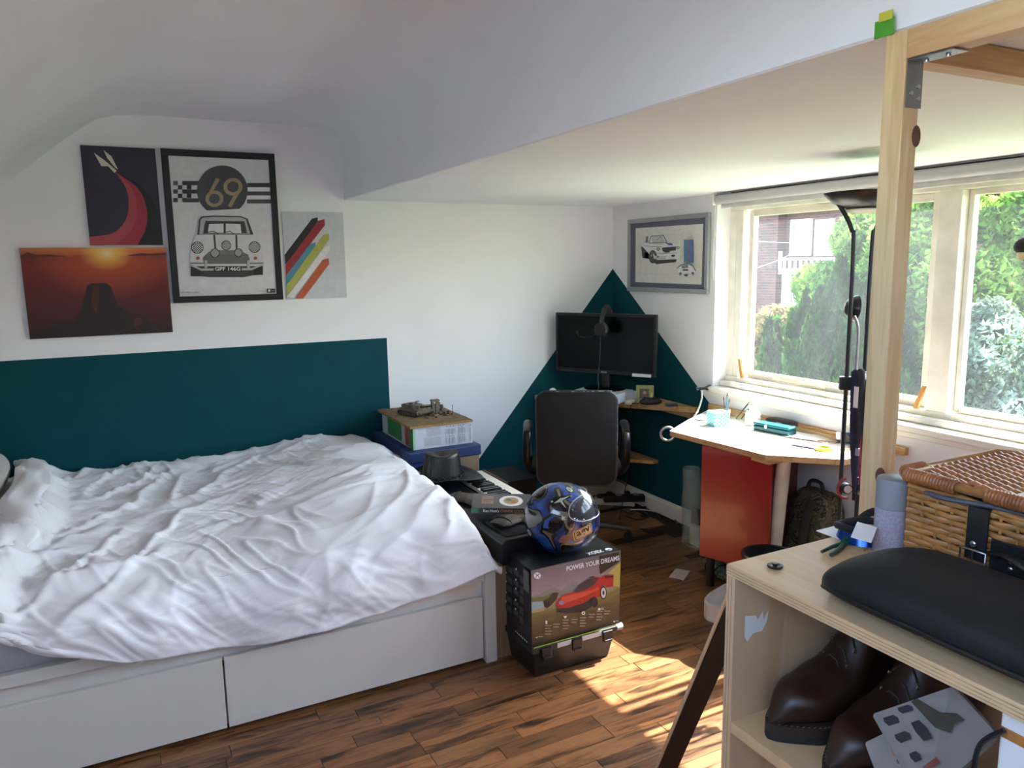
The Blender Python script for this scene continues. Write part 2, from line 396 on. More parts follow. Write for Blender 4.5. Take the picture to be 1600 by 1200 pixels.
# sill board and lower rail
b = MB(); b.bb((XW - .03, OY0 - .03, OZ0 - .03), (FX0 - .005, OY1 + .03, OZ0)); b.build('window_sill', GLOSSW, win, bevel=.006)
b = MB(); b.bb((FX0 - .05, OY0, OZ0), (FX0 - .011, OY1 - .002, OZ0 + .03)); b.build('sill_moulding', OLDW, win, bevel=.008)
b = MB(); b.bb((XW - .012, OY0, OZ0 - .055), (XW, OY1 + .02, OZ0 - .03)); b.build('sill_apron', GLOSSW, win, bevel=.004)
# ================================================================== bed
FY = 2.53; FXr = 1.207; BZ = .375
bed = thing('bed_frame', 'white laminate bed frame with two wide drawers along its long side', 'bed', (0.2, 3.3, 0))
def local(b, root):
    inv = root.matrix_basis.inverted(); b.v = [tuple(inv @ Vector(p)) for p in b.v]; return b
def lb(root, name, mats, boxes=None, b=None, **k):
    b = b or MB()
    for q in boxes or []: b.bb(*q)
    return local(b, root).build(name, mats, root, **k)
lb(bed, 'side_rail', LAMW, [((-.95, FY, .335), (FXr - .04, FY + .03, BZ))], bevel=.002)
lb(bed, 'foot_panel', LAMW, [((FXr - .045, FY - .008, 0), (FXr, 4.13, BZ + .005))], bevel=.002)
lb(bed, 'recess_panel', LAMW, [((-.95, FY + .028, .26), (FXr - .045, FY + .04, .335))])
lb(bed, 'slatted_base', LAMW, [((-.95, FY + .05, .24), (FXr - .05, 4.13, .30))])
lb(bed, 'drawer', LAMW, [((.207, FY + .004, .02), (FXr - .052, FY + .024, .272))], bevel=.002)
lb(bed, 'drawer', LAMW, [((-.80, FY + .004, .02), (.201, FY + .024, .272))], bevel=.002)
lb(bed, 'drawer_box', LAMW, [((-.93, FY + .045, .012), (FXr - .06, 3.3, .22))])
COT = mat('white_cotton', 'e3e2e6', .85, var=.02, scale=5, bump=.1, bs=220, sheen=.2)
COTG = mat('mattress_cotton', 'b9bcc2', .85, var=.03, scale=8, bump=.1, bs=150)
mt = tag(MB().bb((-.93, FY + .04, .302), (FXr - .05, 4.12, .50)).build('mattress', COTG, bevel=.04, bseg=4, smooth=50), 'grey white mattress edge showing beneath the duvet at the low corner of the bed', 'mattress')
# duvet: height field with folds, rolled over the side
def nz(x, y, z=0): return noise.noise(Vector((x, y, z)))
def ridge(x, y, z=0): return 1 - abs(nz(x, y, z)) * 2
def ssm(a, b, x):
    t_ = min(1, max(0, (x - a) / (b - a))); return t_ * t_ * (3 - 2 * t_)
def folds(x, y):
    wx = x + .13 * nz(x * 1.7, y * 1.7, 3) + .035 * nz(x * 5, y * 5, 9); wy = y + .13 * nz(x * 1.7, y * 1.7, 7) + .035 * nz(x * 5, y * 5, 19)
    h = .030 * nz(x * 1.5, y * 1.5, 1)
    def dirn(ang, fl_, fs, z, p_=2.2):
        c, s = math.cos(R(ang)), math.sin(R(ang)); u = wx * c + wy * s; v = -wx * s + wy * c
        q = max(0, 1 - abs(nz(u * fl_, v * fs, z)) * 3.2); return q ** p_ * ssm(-.35, .3, nz(u * 1.1 + 7, v * 1.6, z + 31))
    m1 = ssm(-.3, .3, nz(x * 1.2 + 5, y * 1.2, 2) + .15); m2 = 1 - m1
    h += .028 * dirn(20, .9, 4.2, 4) * (.4 + .6 * m1)
    h += .026 * dirn(-42, 1.0, 4.0, 8) * (.3 + .7 * m2)
    h += .016 * dirn(62, 1.6, 6.0, 12) + .014 * dirn(-15, 1.2, 7.0, 44)
    h += .010 * dirn(8, 2.0, 11.0, 16) + .008 * dirn(-58, 2.4, 13.0, 21) + .005 * dirn(30, 4, 22, 61)
    for (cx, cy_, n_, a_, amp, ln) in ((.42, 3.10, 9, .3, .012, .42), (-.06, 3.30, 7, 1.2, .012, .36), (.02, 2.72, 8, .5, .014, .30)):
        dx, dy = x - cx, y - cy_; r = math.hypot(dx, dy); an = math.atan2(dy, dx)
        h += amp * math.exp(-(r / ln) ** 2) * ssm(.02, .14, r) * (max(0, math.cos(an * n_ / 2 + a_ + 2.6 * nz(x * 3, y * 3, 5))) ** 2)
    return h
hemx = [-.95, -.386, -.298, -.071, .306, .749, 1.0, 1.175, 1.25]; hemz = [.52, .50, .445, .35, .303, .318, .355, .392, .40]
def duvet(u, v):
    x = -.93 + u * 2.165
    L = 1.40 + .30
    s = v * L                      # from the wall, then over the edge
    footd = ssm(1.09, 1.24, x)
    ztop = .560 + .035 * ssm(.2, 1.0, x) * (1 - footd)
    yedge = 2.60 + .015 * math.sin(x * 9)
    hz = float(np.interp(x, hemx, hemz))
    y0 = 4.14
    run = y0 - yedge
    f = folds(x, y0 - s / 1.40 * run)
    if s <= 1.40:
        q = s / 1.40; y = y0 - q * run
        edge = ssm(.86, 1.0, q)
        z = ztop + f * (1 - .3 * edge) - .035 * edge ** 2
        z -= footd * (.05 + .13 * ssm(.35, 1, q)) * footd
        z += .035 * ssm(.25, -.1, q) * (1 - footd) * 0
    else:
        q = (s - 1.40) / .30; a = q * math.pi / 2
        zt = ztop + f * .7 - .035 - footd * footd * .18
        z = zt + (hz - zt) * (1 - math.cos(a * .98)) if q < 1 else hz
        z = zt + (hz - zt) * q ** 1.35
        y = yedge - .095 * math.sin(min(1, q * 1.25) * math.pi / 2) - .02 * nz(x * 7, q * 2, 3) - f * .6
        y = max(y, 2.492) if x > .95 else y
    x2 = x - .02 * footd * nz(y * 5, 3, 2) * 2
    # thick rolled fold towards the pillow
    ln = -.335 + (y - 3.2) * .03 + .035 * math.sin(y * 4 + .6)
    if s <= 1.5:
        k = ssm(ln + .05, ln - .035, x); z += k * (.045 + .02 * nz(y * 4, x * 3, 8)) * ssm(4.1, 3.7, y) + .03 * math.exp(-((x - ln + .05) / .05) ** 2)
    return (x2, y, max(z, .385 if (x > 1.0 and y > 2.50) else .30))
b = MB(); b.grid(duvet, 330, 250)
dv = b.build('duvet', COT, smooth=80, fixn=False, solid=.014)
tag(dv, 'crumpled white duvet spread over the bed and hanging over its drawers side', 'duvet')
b = MB()
def pil(u, v):
    a = u * 2 * math.pi; t_ = (v - .5) * math.pi
    c = math.cos(t_); sx_ = abs(math.cos(a)) ** .6 * (1 if math.cos(a) > 0 else -1); sy2 = abs(math.sin(a)) ** .6 * (1 if math.sin(a) > 0 else -1)
    return (-.70 + .22 * sx_ * c ** .5, 3.72 + .34 * sy2 * c ** .5, .705 + .095 * math.sin(t_) * (1 + .2 * nz(a * 2, t_)) )
b.grid(pil, 40, 18, closed_u=True)
tag(b.build('pillow', mat('pillow_cotton', 'b4afaa', .85, var=.03, scale=6, bump=.1, bs=160), smooth=80, merge=True), 'plump greyish pillow half hidden at the head of the bed', 'pillow')
# turned-back duvet corner standing up by the pillow
b = MB()
roll_path = smoothpath([(-.44, 4.10, .66), (-.40, 3.9, .675), (-.385, 3.6, .675), (-.40, 3.3, .665), (-.39, 3.05, .645), (-.44, 2.85, .62), (-.50, 2.68, .56)], 8)
def rollf(u, v):
    i = min(len(roll_path) - 1, int(v * (len(roll_path) - 1))); p_ = roll_path[i]; a = u * 2 * math.pi
    rr = .040 * (1 + .35 * nz(math.cos(a) * 2, v * 9, math.sin(a) * 2)) * (1 - .5 * abs(v - .5)); c = math.cos(a); s = math.sin(a)
    return (p_.x + rr * 1.7 * c - .02 * s, p_.y, p_.z + rr * s + .008 * math.sin(v * 30 + a * 3))
b.grid(rollf, 26, len(roll_path), closed_u=True)
b.build('turned_back_edge', COT, dv, smooth=80)

# ================================================================== pictures on the back wall
WF = YB - .0
def wallfn(y):
    return lambda u, v, h: (u, y - h, v)
def wallpic(name, label, quad, depth, edge, pr_name=None):
    P_ = [on('y', *q, YB - depth) for q in quad]; x0 = (P_[0].x + P_[3].x) / 2; x1 = (P_[1].x + P_[2].x) / 2; z1 = (P_[0].z + P_[1].z) / 2; z0 = (P_[2].z + P_[3].z) / 2
    r = thing(name, label, 'picture', ((x0 + x1) / 2, YB - depth, z0))
    return r, x0, x1, z0, z1
def pfn(r, depth, x0, z0, w, h):       # u,v in 0..1 of the face
    return lambda u, v, k: (x0 + u * w - r.location.x, -k, z0 + v * h - r.location.z)
def framef(r, x0, x1, z0, z1, d, m, name='panel', w=0, back=None, recess=.006):
    X = r.location.x; Z = r.location.z
    if not w: return MB().bb((x0 - X, 0, z0 - Z), (x1 - X, d - .002, z1 - Z)).build(name, m, r, bevel=.001)
    for nm, a in (('frame_rail', ((x0 - X, 0, z1 - w - Z), (x1 - X, d - .002, z1 - Z))), ('frame_rail', ((x0 - X, 0, z0 - Z), (x1 - X, d - .002, z0 + w - Z))),
              ('frame_rail', ((x0 - X, 0, z0 + w - Z), (x0 + w - X, d - .002, z1 - w - Z))), ('frame_rail', ((x1 - w - X, 0, z0 + w - Z), (x1 - X, d - .002, z1 - w - Z)))):
        MB().bb(*a).build(nm, m, r, bevel=.002)
    MB().bb((x0 + w - X, recess, z0 + w - Z), (x1 - w - X, d - .002, z1 - w - Z)).build('backing', back or PW, r)
# 1. night-blue panel with sweeping bands
r, x0, x1, z0, z1 = wallpic('metal_poster', 'night blue poster with red and black bands curving down from a cream shape', [(126, 227), (245, 232), (252, 382), (140, 384)], .012, K)
NAVY = ink('night_blue', '2a2536')
framef(r, x0, x1, z0, z1, .012, NAVY)
P = Print(pfn(r, .012, x0, z0, x1 - x0, z1 - z0))
def C(pts): return smoothpath([(a, b_, 0) for a, b_ in pts], 8)
def bandp(a, b_, m): P.band([(p.x, p.y) for p in C(a)], [(p.x, p.y) for p in C(b_)], m)
L1 = [(.43, .745), (.545, .60), (.575, .47), (.53, .29), (.38, .15), (.2, .1), (.0, .085)]
L2 = [(.432, .745), (.60, .62), (.67, .47), (.655, .28), (.54, .13), (.42, .05), (.34, .002)]
L3 = [(.435, .745), (.70, .60), (.80, .44), (.81, .28), (.76, .15), (.70, .07), (.64, .002)]
L4 = [(.46, .74), (.75, .62), (.91, .46), (.97, .33), (.985, .25), (.99, .12), (.995, .002)]
P.poly([(.0, .002), (.34, .002), (.42, .05), (.3, .11), (.0, .085)], ink('coral', 'a8454a'))
bandp(L1, L2, ink('coral', 'a8454a')); bandp(L2, L3, ink('crimson', 'a02a3a')); bandp(L3, L4, ink('near_black', '171618'))
CR = ink('cream', 'cfcbb8')
P.poly([(.17, .93), (.30, .86), (.45, .76), (.42, .735), (.34, .80), (.25, .80)], CR); P.poly([(.30, .96), (.40, .90), (.47, .77), (.43, .79), (.34, .88)], CR)
P.build('print', r)
# 2. red sunset desert panel (the figure on it is left out)
r, x0, x1, z0, z1 = wallpic('canvas_print', 'wide red canvas of a low sun glowing above a misty desert', [(31, 388), (259, 386), (270, 519), (46, 530)], .02, K)
t = NT('sunset_print'); tc = t.new('ShaderNodeTexCoord'); sx_ = t.new('ShaderNodeSeparateXYZ'); t.link(tc.outputs['Object'], sx_.inputs[0])
W_, H_ = x1 - x0, z1 - z0
def vm(op, a, b_=None, c_=None):
    q = t.new('ShaderNodeMath', operation=op)
    for i, s_ in enumerate((a, b_, c_)):
        if s_ is None: continue
        if isinstance(s_, (int, float)): q.inputs[i].default_value = s_
        else: t.link(s_, q.inputs[i])
    return q.outputs[0]
nzz = t.noise(t.coords((1.2, 1, 9)), 5, 4)
vv = vm('MULTIPLY_ADD', sx_.outputs[2], 1 / H_, vm('MULTIPLY', vm('SUBTRACT', nzz, .5), .16))
basec = t.ramp(vv, [(0, lin('2e0f13')), (.3, lin('4a1415')), (.6, lin('651913')), (.84, lin('7c2614')), (.90, lin('5a2019')), (.93, lin('a84f24')), (1, lin('b87243'))])
dx = vm('MULTIPLY', vm('SUBTRACT', sx_.outputs[0], .045), 1.0); dz = vm('SUBTRACT', sx_.outputs[2], H_ * .93)
dd = vm('SQRT', vm('ADD', vm('MULTIPLY', dx, vm('MULTIPLY', dx, .5)), vm('MULTIPLY', dz, dz)))
glow = t.ramp(dd, [(0, (1, .92, .55, 1)), (.03, (.95, .5, .08, 1)), (.08, (.35, .06, .012, 1)), (.22, (0, 0, 0, 1))])
mx_ = t.new('ShaderNodeMix', data_type='RGBA', blend_type='SCREEN'); mx_.inputs[0].default_value = .8; t.link(basec, mx_.inputs[6]); t.link(glow, mx_.inputs[7])
t.link(mx_.outputs[2], t.b.inputs['Base Color']); t.b.inputs['Roughness'].default_value = .45
framef(r, x0, x1, z0, z1, .02, t.m, 'canvas')
P = Print(pfn(r, .02, x0, z0, W_, H_))
HZ = ink('distant_hill', '5a2420')
P.poly([(0, .915), (.05, .955), (.10, .925), (.18, .93), (.24, .915), (.3, .91), (.3, .905), (0, .905)], HZ); P.poly([(.72, .912), (.82, .935), (.9, .925), (1, .94), (1, .905), (.72, .905)], HZ)
RK = ink('dark_rock', '241312'); RK2 = ink('dark_rock_lit', '4a261c')
P.poly([(.0, .0), (.10, .10), (.22, .17), (.30, .16), (.36, .30), (.42, .58), (.45, .60), (.55, .60), (.58, .56), (.62, .34), (.70, .24), (.80, .22), (.84, .14), (1, .07), (1, 0)], RK)
P.poly([(.43, .35), (.455, .57), (.50, .575), (.49, .4), (.46, .25)], RK2); P.poly([(.72, .18), (.78, .19), (.77, .1), (.72, .08)], RK2)
P.build('print', r)
# 3. framed car poster
r, x0, x1, z0, z1 = wallpic('framed_poster', 'large black framed poster of a small white rally car under a disc reading 69', [(252, 233), (431, 239), (441, 468), (270, 474)], .025, K)
framef(r, x0, x1, z0, z1, .025, mat('black_frame', '0c0c0e', .35), w=.032, back=PW, recess=.008)
X0, Z0, W_, H_ = x0, z0, x1 - x0, z1 - z0
def fn3(cx, cy_, h):
    # crop pixels -> wall
    p_ = on('y', 240 + cx * 340 / 1200, 200 + cy_ * 340 / 1200, YB - .017); return (p_.x - r.location.x, .008 - h, p_.z - r.location.z)
P = Print(fn3, .0002)
for y0, y1, m in ((303, 327, K), (350, 372, K), (394, 416, K), (327, 350, ink('white', 'e4e4e6')), (372, 394, ink('white', 'e4e4e6'))): P.rect(515, y0, 655, y1, m)
for y0, y1, m in ((292, 316, K), (340, 362, K), (388, 410, K)): P.rect(183, y0, 250, y1, m)
for i in range(4):
    for j in range(5):
        if (i + j) % 2 == 0: P.rect(108 + i * 25, 292 + j * 23.5, 133 + i * 25, 315.5 + j * 23.5, K)
P.poly([(388 - 10 + 140 * math.cos(R(a)), 345 + 138 * math.sin(R(a))) for a in range(-233, 54, 7)], ink('disc_grey', '3c3d41'))
GOLD = ink('dull_gold', '9a8663')
P.ring(335, 390, 30, 50, GOLD, asp=.92); P.poly([(288, 385), (345, 275), (365, 285), (318, 365), (308, 372)], GOLD)
P.ring(437, 325, 32, 53, GOLD, asp=.92); P.poly([(489, 330), (428, 438), (408, 430), (455, 350), (468, 345)], GOLD)
WHc = ink('car_white', 'd2d2d4'); W2 = ink('car_shade', 'a9abad')
P.poly([(205, 760), (210, 818), (262, 818), (300, 822), (500, 822), (548, 812), (600, 810), (603, 755)], KG)
P.rect(205, 765, 258, 818, K); P.rect(552, 757, 602, 810, K)
P.poly([(250, 505), (262, 488), (330, 483), (480, 486), (518, 500), (545, 575), (550, 588), (240, 590)], KG)
P.poly([(258, 508), (268, 496), (325, 490), (478, 493), (508, 504), (532, 583), (252, 585)], W2)
P.poly([(285, 512), (500, 515), (515, 580), (272, 582)], KG); P.poly([(305, 530), (385, 528), (385, 578), (298, 578)], PW); P.poly([(397, 528), (478, 530), (484, 580), (397, 580)], PW)
P.poly([(232, 600), (250, 588), (545, 588), (570, 605), (592, 640), (602, 700), (600, 745), (205, 750), (200, 705), (208, 640)], WHc)
for a, b_ in ((328, 345), (450, 462)): P.poly([(a, 590), (a + 10, 590), (b_, 668), (b_ - 10, 668)], KG)
P.poly([(270, 715), (305, 682), (360, 674), (470, 674), (515, 695), (530, 722), (525, 745), (275, 748)], GM)
for i in range(7): P.line([(280, 700 + i * 6.5), (525, 698 + i * 6.5)], 1.5, KG)
for cx, cy_, rr in ((240, 660, 34), (555, 657, 32), (399, 648, 27), (337, 690, 26), (466, 688, 24)):
    P.ell(cx, cy_, rr, rr, K); P.ell(cx, cy_, rr - 4, rr - 4, PW)
    n_ = 5
    for i in range(-n_, n_ + 1):
        for j in range(-n_, n_ + 1):
            if (i + j) % 2 == 0 and math.hypot(i, j) < n_ - .3: P.b.add([P.fn(cx + (i + di) * rr / 5.6, cy_ + (j + dj) * rr / 5.6, P.h + .0002) for di, dj in ((-.5, -.5), (.5, -.5), (.5, .5), (-.5, .5))], [(0, 1, 2, 3)], P.mi(K))
    P.h += .0002
for cx in (243, 560): P.ell(cx, 718, 10, 9, ink('indicator_red', 'b5473c'))
P.rect(202, 742, 605, 750, GM); P.rect(205, 750, 600, 762, WHc)
P.poly([(202, 748), (262, 775), (540, 772), (604, 745), (604, 756), (540, 784), (262, 787), (202, 760)], GL)
for cx in (287, 521): P.rect(cx - 8, 730, cx + 8, 772, GL); P.line([(cx - 8, 730), (cx - 8, 772)], 2, KG)
P.rect(330, 763, 484, 790, K); P.text('GPF 146G', 337, 787, 477, 766, ink('white', 'e4e4e6'), .02)
P.line([(272, 578), (330, 570), (355, 585)], 4, KG); P.line([(385, 578), (420, 570), (440, 584)], 4, KG)
P.text('AUSTIN MINI COOPER S', 143, 909, 252, 902, KG, .01); P.rect(143, 914, 272, 917, GL); P.rect(575, 896, 615, 900, GL)
P.rect(622, 886, 668, 907, K); P.ell(635, 896, 6, 7, PW); P.rect(646, 893, 662, 899, GM)
P.build('print', r)
MB().bb((x0 + .032 - r.location.x, .0035, z0 + .032 - r.location.z), (x1 - .032 - r.location.x, .0055, z1 - .032 - r.location.z)).build('glass', glassy('picture_glass'), r)
# 4. white poster with coloured stripes
r, x0, x1, z0, z1 = wallpic('striped_poster', 'small white poster with six coloured stripes rising diagonally to pointed ends', [(442, 330), (538, 333), (540, 466), (446, 467)], .006, K)
framef(r, x0, x1, z0, z1, .006, ink('cool_white', 'c3c5cc'))
def fn4(cx, cy_, h):
    p_ = on('y', 240 + cx * 340 / 1200, 200 + cy_ * 340 / 1200, YB - .006); return (p_.x - r.location.x, -h, p_.z - r.location.z)
P = Print(fn4)
def stripe(a0, a1, b0, b1, m):
    P.poly([a0, a1, b1, b0], m)
    dx_, dy_ = b1[0] - b0[0], b1[1] - b0[1]; tx, ty = (b0[0] - a0[0]), (b0[1] - a0[1]); L = math.hypot(tx, ty); tx /= L; ty /= L
    P.poly([b0, (b0[0] + dx_ * .5 + tx * 26, b0[1] + dy_ * .5 + ty * 26), b1], m)
stripe((722, 700), (726, 755), (873, 500), (905, 527), K)
stripe((726, 757), (730, 815), (907, 512), (945, 535), ink('stripe_red', '94252f'))
stripe((730, 817), (732, 868), (862, 640), (893, 662), ink('stripe_blue', '4b86a0'))
stripe((732, 870), (735, 925), (935, 590), (968, 615), ink('stripe_lime', 'a9ac52'))
stripe((737, 928), (768, 940), (940, 660), (968, 680), ink('stripe_white', 'd8dadb'))
stripe((780, 940), (825, 940), (930, 728), (968, 750), ink('stripe_orange', 'b4532f'))
P.build('print', r)

# 5. framed car drawing on the window wall
r = thing('framed_drawing', 'silver framed drawing of two classic sports cars with a slate blue mount', 'picture', (XW - .02, 3.607, 1.366))
ya, yb_, za, zb = 3.976, 3.236, 1.366, 1.807
def bbx(name, y0, y1, z0, z1, x0, x1, m, **k): return MB().bb((x0 - r.location.x, y0 - r.location.y, z0 - r.location.z), (x1 - r.location.x, y1 - r.location.y, z1 - r.location.z)).build(name, m, r, **k)
FS = mat('pewter_frame', '9a9da0', .4, .4, var=.05); w = .026
XF = XW - .024
bbx('frame_rail', yb_, ya, zb - w, zb, XF, XW - .002, FS, bevel=.004); bbx('frame_rail', yb_, ya, za, za + w, XF, XW - .002, FS, bevel=.004)
bbx('frame_rail', yb_, yb_ + w, za + w, zb - w, XF, XW - .002, FS, bevel=.004); bbx('frame_rail', ya - w, ya, za + w, zb - w, XF, XW - .002, FS, bevel=.004)
bbx('mount', yb_ + w, ya - w, za + w, zb - w, XF + .010, XW - .002, ink('slate_blue', '55596b'))
def fn5(cx, cy_, h):   # crop (960,320)-(1200,620) pixels /4
    p_ = on('x', 960 + cx / 4, 320 + cy_ / 4, XF + .010); return (p_.x - h - r.location.x, p_.y - r.location.y, p_.z - r.location.z)
P = Print(fn5)
PAP = ink('drawing_paper', 'cbc9c2'); BLU = ink('stripe_pale_blue', '4a6a96')
P.poly([(133, 147), (556, 119), (545, 499), (131, 483)], PAP)
P.line([(163, 197), (517, 180), (510, 438), (161, 430), (163, 197)], 2, GL)
P.poly([(168, 262), (175, 332), (215, 345), (245, 372), (300, 368), (390, 355), (412, 318), (410, 255), (360, 245), (335, 232), (318, 190), (250, 185), (205, 196), (192, 235)], ink('drawing_white', 'd4d4d4'))
P.poly([(168, 262), (178, 262), (186, 325), (232, 345), (262, 372), (385, 358), (392, 340), (250, 345), (240, 290), (232, 330), (176, 332)], KG)
P.ring(242, 325, 12, 26, KG, asp=1.6); P.ell(182, 298, 9, 30, KG); P.poly([(200, 198), (215, 196), (212, 238), (194, 238)], GM)
P.poly([(232, 195), (310, 192), (330, 235), (240, 238)], GL); P.line([(232, 195), (310, 190), (332, 236), (232, 240), (218, 238), (232, 195)], 4, KG); P.line([(270, 222), (292, 196), (302, 228)], 3, GM)
P.poly([(300, 268), (390, 260), (388, 285), (305, 290)], KG); P.ring(278, 277, 5, 10, KG); P.ring(402, 268, 5, 9, KG)
P.poly([(318, 236), (362, 240), (372, 252), (345, 254)], BLU); P.poly([(252, 318), (330, 322), (322, 340), (256, 338)], GL); P.ell(276, 325, 5, 6, K); P.ell(372, 318, 12, 7, K); P.ell(332, 292, 20, 5, K)
P.line([(190, 255), (240, 262), (300, 262)], 3, GM); P.line([(185, 290), (235, 300), (305, 305), (395, 300)], 3, GM)
P.rect(440, 218, 466, 362, BLU); P.rect(473, 218, 500, 362, BLU)
P.poly([(400, 395), (425, 375), (470, 365), (500, 382), (515, 415), (505, 438), (455, 448), (410, 440)], ink('drawing_white', 'd4d4d4'))
P.line([(400, 395), (425, 375), (470, 368), (500, 384), (515, 415)], 5, KG); P.ell(455, 438, 12, 9, K); P.ell(420, 432, 9, 9, K); P.ell(498, 430, 9, 10, K); P.poly([(428, 380), (465, 374), (472, 392), (430, 398)], GM); P.rect(436, 402, 470, 412, KG)
P.rect(385, 432, 505, 436, GL)
P.build('print', r)

# ================================================================== bench, boxes in the corner at the foot of the bed
HARD = wood('hardboard_brown', '9a7c5c', '8a6d4f', 'z', 1, .6, 6)
bench = thing('wooden_bench_box', 'plain brown wooden bench box behind the bed foot under the electric keyboard', 'bench', (1.41, 3.3, 0))
lb(bench, 'side_panel', HARD, [((1.212, 2.535, 0), (1.232, 4.14, .368))]); lb(bench, 'side_panel', HARD, [((1.60, 2.535, 0), (1.62, 4.14, .368))])
lb(bench, 'end_panel', HARD, [((1.232, 2.535, 0), (1.60, 2.552, .368))]); lb(bench, 'top_board', HARD, [((1.212, 2.535, .369), (1.62, 4.14, .386))], bevel=.002)
BLUE = mat('navy_card', '1f3566', .5, var=.08, scale=8)
bx = thing('storage_box', 'navy blue storage box under the pale console carton against the wall', 'box', (1.44, 3.85, .387))
lb(bx, 'body', mat('brown_card', '8d7660', .7), [((1.235, 3.56, .387), (1.622, 4.14, .555))], bevel=.003)
lb(bx, 'lid', BLUE, [((1.228, 3.55, .556), (1.63, 4.15, .612))], bevel=.006)
lb(bx, 'front_cover', BLUE, [((1.232, 3.552, .42), (1.50, 3.559, .555))])
cx_ = thing('console_carton', 'white and green printed console carton on the navy blue box', 'box', (1.44, 3.85, .613))
CW = mat('carton_white', 'c9cbd2', .5, var=.02)
lb(cx_, 'carton_body', CW, [((1.272, 3.60, .613), (1.605, 4.11, .728))], bevel=.0015)
P = Print(lambda u, v, h: (1.272 + u * .333 - cx_.location.x, 3.60 - h - cx_.location.y, .613 + v * .115 - cx_.location.z))
GRN = ink('leaf_green', '2c7a3c')
P.rect(0, 0, .035, 1, ink('pale_green', '9cc7a2')); P.rect(.22, .55, .46, .93, GL); P.rect(.18, .1, .46, .5, GL)
for i, u in enumerate((.56, .62, .67, .78, .84)):
    P.rect(u - .008, .88, u + .008, .94, GM); P.rect(u - .022, .55, u + .022, .8, ink('pale_text', 'a9abb2')); P.rect(u - .008, .42, u + .008, .47, GM); P.rect(u - .022, .12, u + .022, .38, ink('pale_text', 'a9abb2'))
P.ring(.945, .86, .012, .02, GRN, asp=2.9); P.text('XBOX ONE', .93, .12, .96, .76, GM, .02, rot=90)
P.build('front_print', cx_)
P = Print(lambda u, v, h: (1.272 - h - cx_.location.x, 3.60 + u * .51 - cx_.location.y, .613 + v * .115 - cx_.location.z))
P.rect(.0, 0, .12, 1, GRN); P.rect(.12, .05, .24, 1, ink('badge_red', '8e2b2a')); P.rect(.24, .05, .34, 1, GL); P.rect(.34, .1, .8, 1, GRN)
P.build('side_print', cx_)
# diorama
OSB = mat('diorama_ground', '7a6648', .9, var=.35, scale=40, bump=.8, bs=90); OSBE = mat('chipboard_edge', '96733f', .8, var=.4, scale=120)
di = thing('diorama_board', 'chipboard diorama with a model tank and ruins on the white carton', 'model', (1.43, 3.85, .729))
lb(di, 'base_board', [OSBE], [((1.252, 3.585, .729), (1.60, 4.125, .741))])
b = MB()
def gnd(u, v): 
    x, y = 1.254 + u * .344, 3.587 + v * .536; return (x, y, .7415 + .004 * max(0, nz(x * 20, y * 20)) + .002 * nz(x * 90, y * 90))
b.grid(gnd, 40, 50); local(b, di).build('ground_cover', OSB, di, smooth=60)
TK = mat('tank_tan', '6f6656', .8, var=.3, scale=60); TKD = mat('tank_dark', '35302a', .8, var=.3, scale=60)
tank = bpy.data.objects.new('model_tank', None); COL.objects.link(tank); tank.parent = di; tank.location = (-.045, .02, .0135); tank.rotation_euler = (0, 0, R(-72)); tank.scale = (1.12, 1.12, 1.25)
b = MB(); b.prism([(-.075, .016), (-.07, .028), (.06, .028), (.082, .017), (.07, .008), (-.07, .008)], -.036, .036, 'y', 0); b.bb((-.07, -.05, .020), (.078, .05, .024)); b.bb((-.045, -.05, .012), (.07, -.046, .022)); b.build('hull', TK, tank, bevel=.001)
b = MB(); b.prism([(-.06, -.028), (-.03, -.034), (.02, -.03), (.042, -.012), (.042, .012), (.02, .03), (-.03, .034), (-.06, .028)], .028, .046, 'z'); b.bb((-.075, -.026, .03), (-.06, .026, .042)); b.cyl((-.01, .012, .046), (-.01, .012, .053), .010, 10); b.cyl((-.015, -.014, .046), (-.015, -.014, .052), .009, 10); b.bb((.0, -.022, .046), (.012, -.008, .056)); b.tube([(-.01, .012, .056), (.02, .012, .060)], .0018, 6); b.build('turret', TK, tank, bevel=.0008)
MB().tube([(.04, 0, .038), (.07, 0, .041), (.135, 0, .052)], [.0035, .003, .0024], 8).build('gun_barrel', TKD, tank, smooth=40)
for s_ in (-1, 1):
    b = MB(); b.prism([(-.078, .010), (-.066, .0), (.062, .0), (.08, .012), (.07, .019), (-.07, .019)], s_ * .036 - (.014 if s_ < 0 else 0), s_ * .036 + (.014 if s_ > 0 else 0), 'y'); b.build('track', TKD, tank)
    b = MB()
    for i in range(7): b.cyl((-.055 + i * .019, s_ * .049, .009), (-.055 + i * .019, s_ * .0515, .009), .0075, 8)
    b.build('road_wheels', TK, tank)
ruin = MB()
random.seed(3)
for (x, y, h_) in ((1.50, 3.90, .055), (1.525, 3.905, .06), (1.515, 3.94, .05), (1.545, 3.93, .045), (1.46, 3.88, .03), (1.44, 3.86, .022), (1.49, 3.865, .02), (1.555, 3.90, .035)):
    ruin.box((x, y, .742 + h_ / 2), (.014, .012, h_), 0, Matrix.Translation((x, y, .742)) @ Euler((R(random.uniform(-9, 9)), R(random.uniform(-9, 9)), random.random())).to_matrix().to_4x4() @ Matrix.Translation((-x, -y, -.742)))
ruin.bb((1.495, 3.895, .798), (1.54, 3.93, .806))
local(ruin, di).build('ruin', TK, di)
b = MB()
for i in range(46):
    x, y = random.uniform(1.40, 1.57), random.uniform(3.72, 3.96); s_ = random.uniform(.003, .009); b.ball((x, y, .743 + s_ * .3), (s_, s_ * .8, s_ * .6), 6)
o = local(b, di).build('rubble', TKD, di); o['kind'] = 'stuff'
lb(di, 'pole', TKD, b=MB().cyl((1.575, 3.80, .742), (1.575, 3.80, .79), .0015, 6))
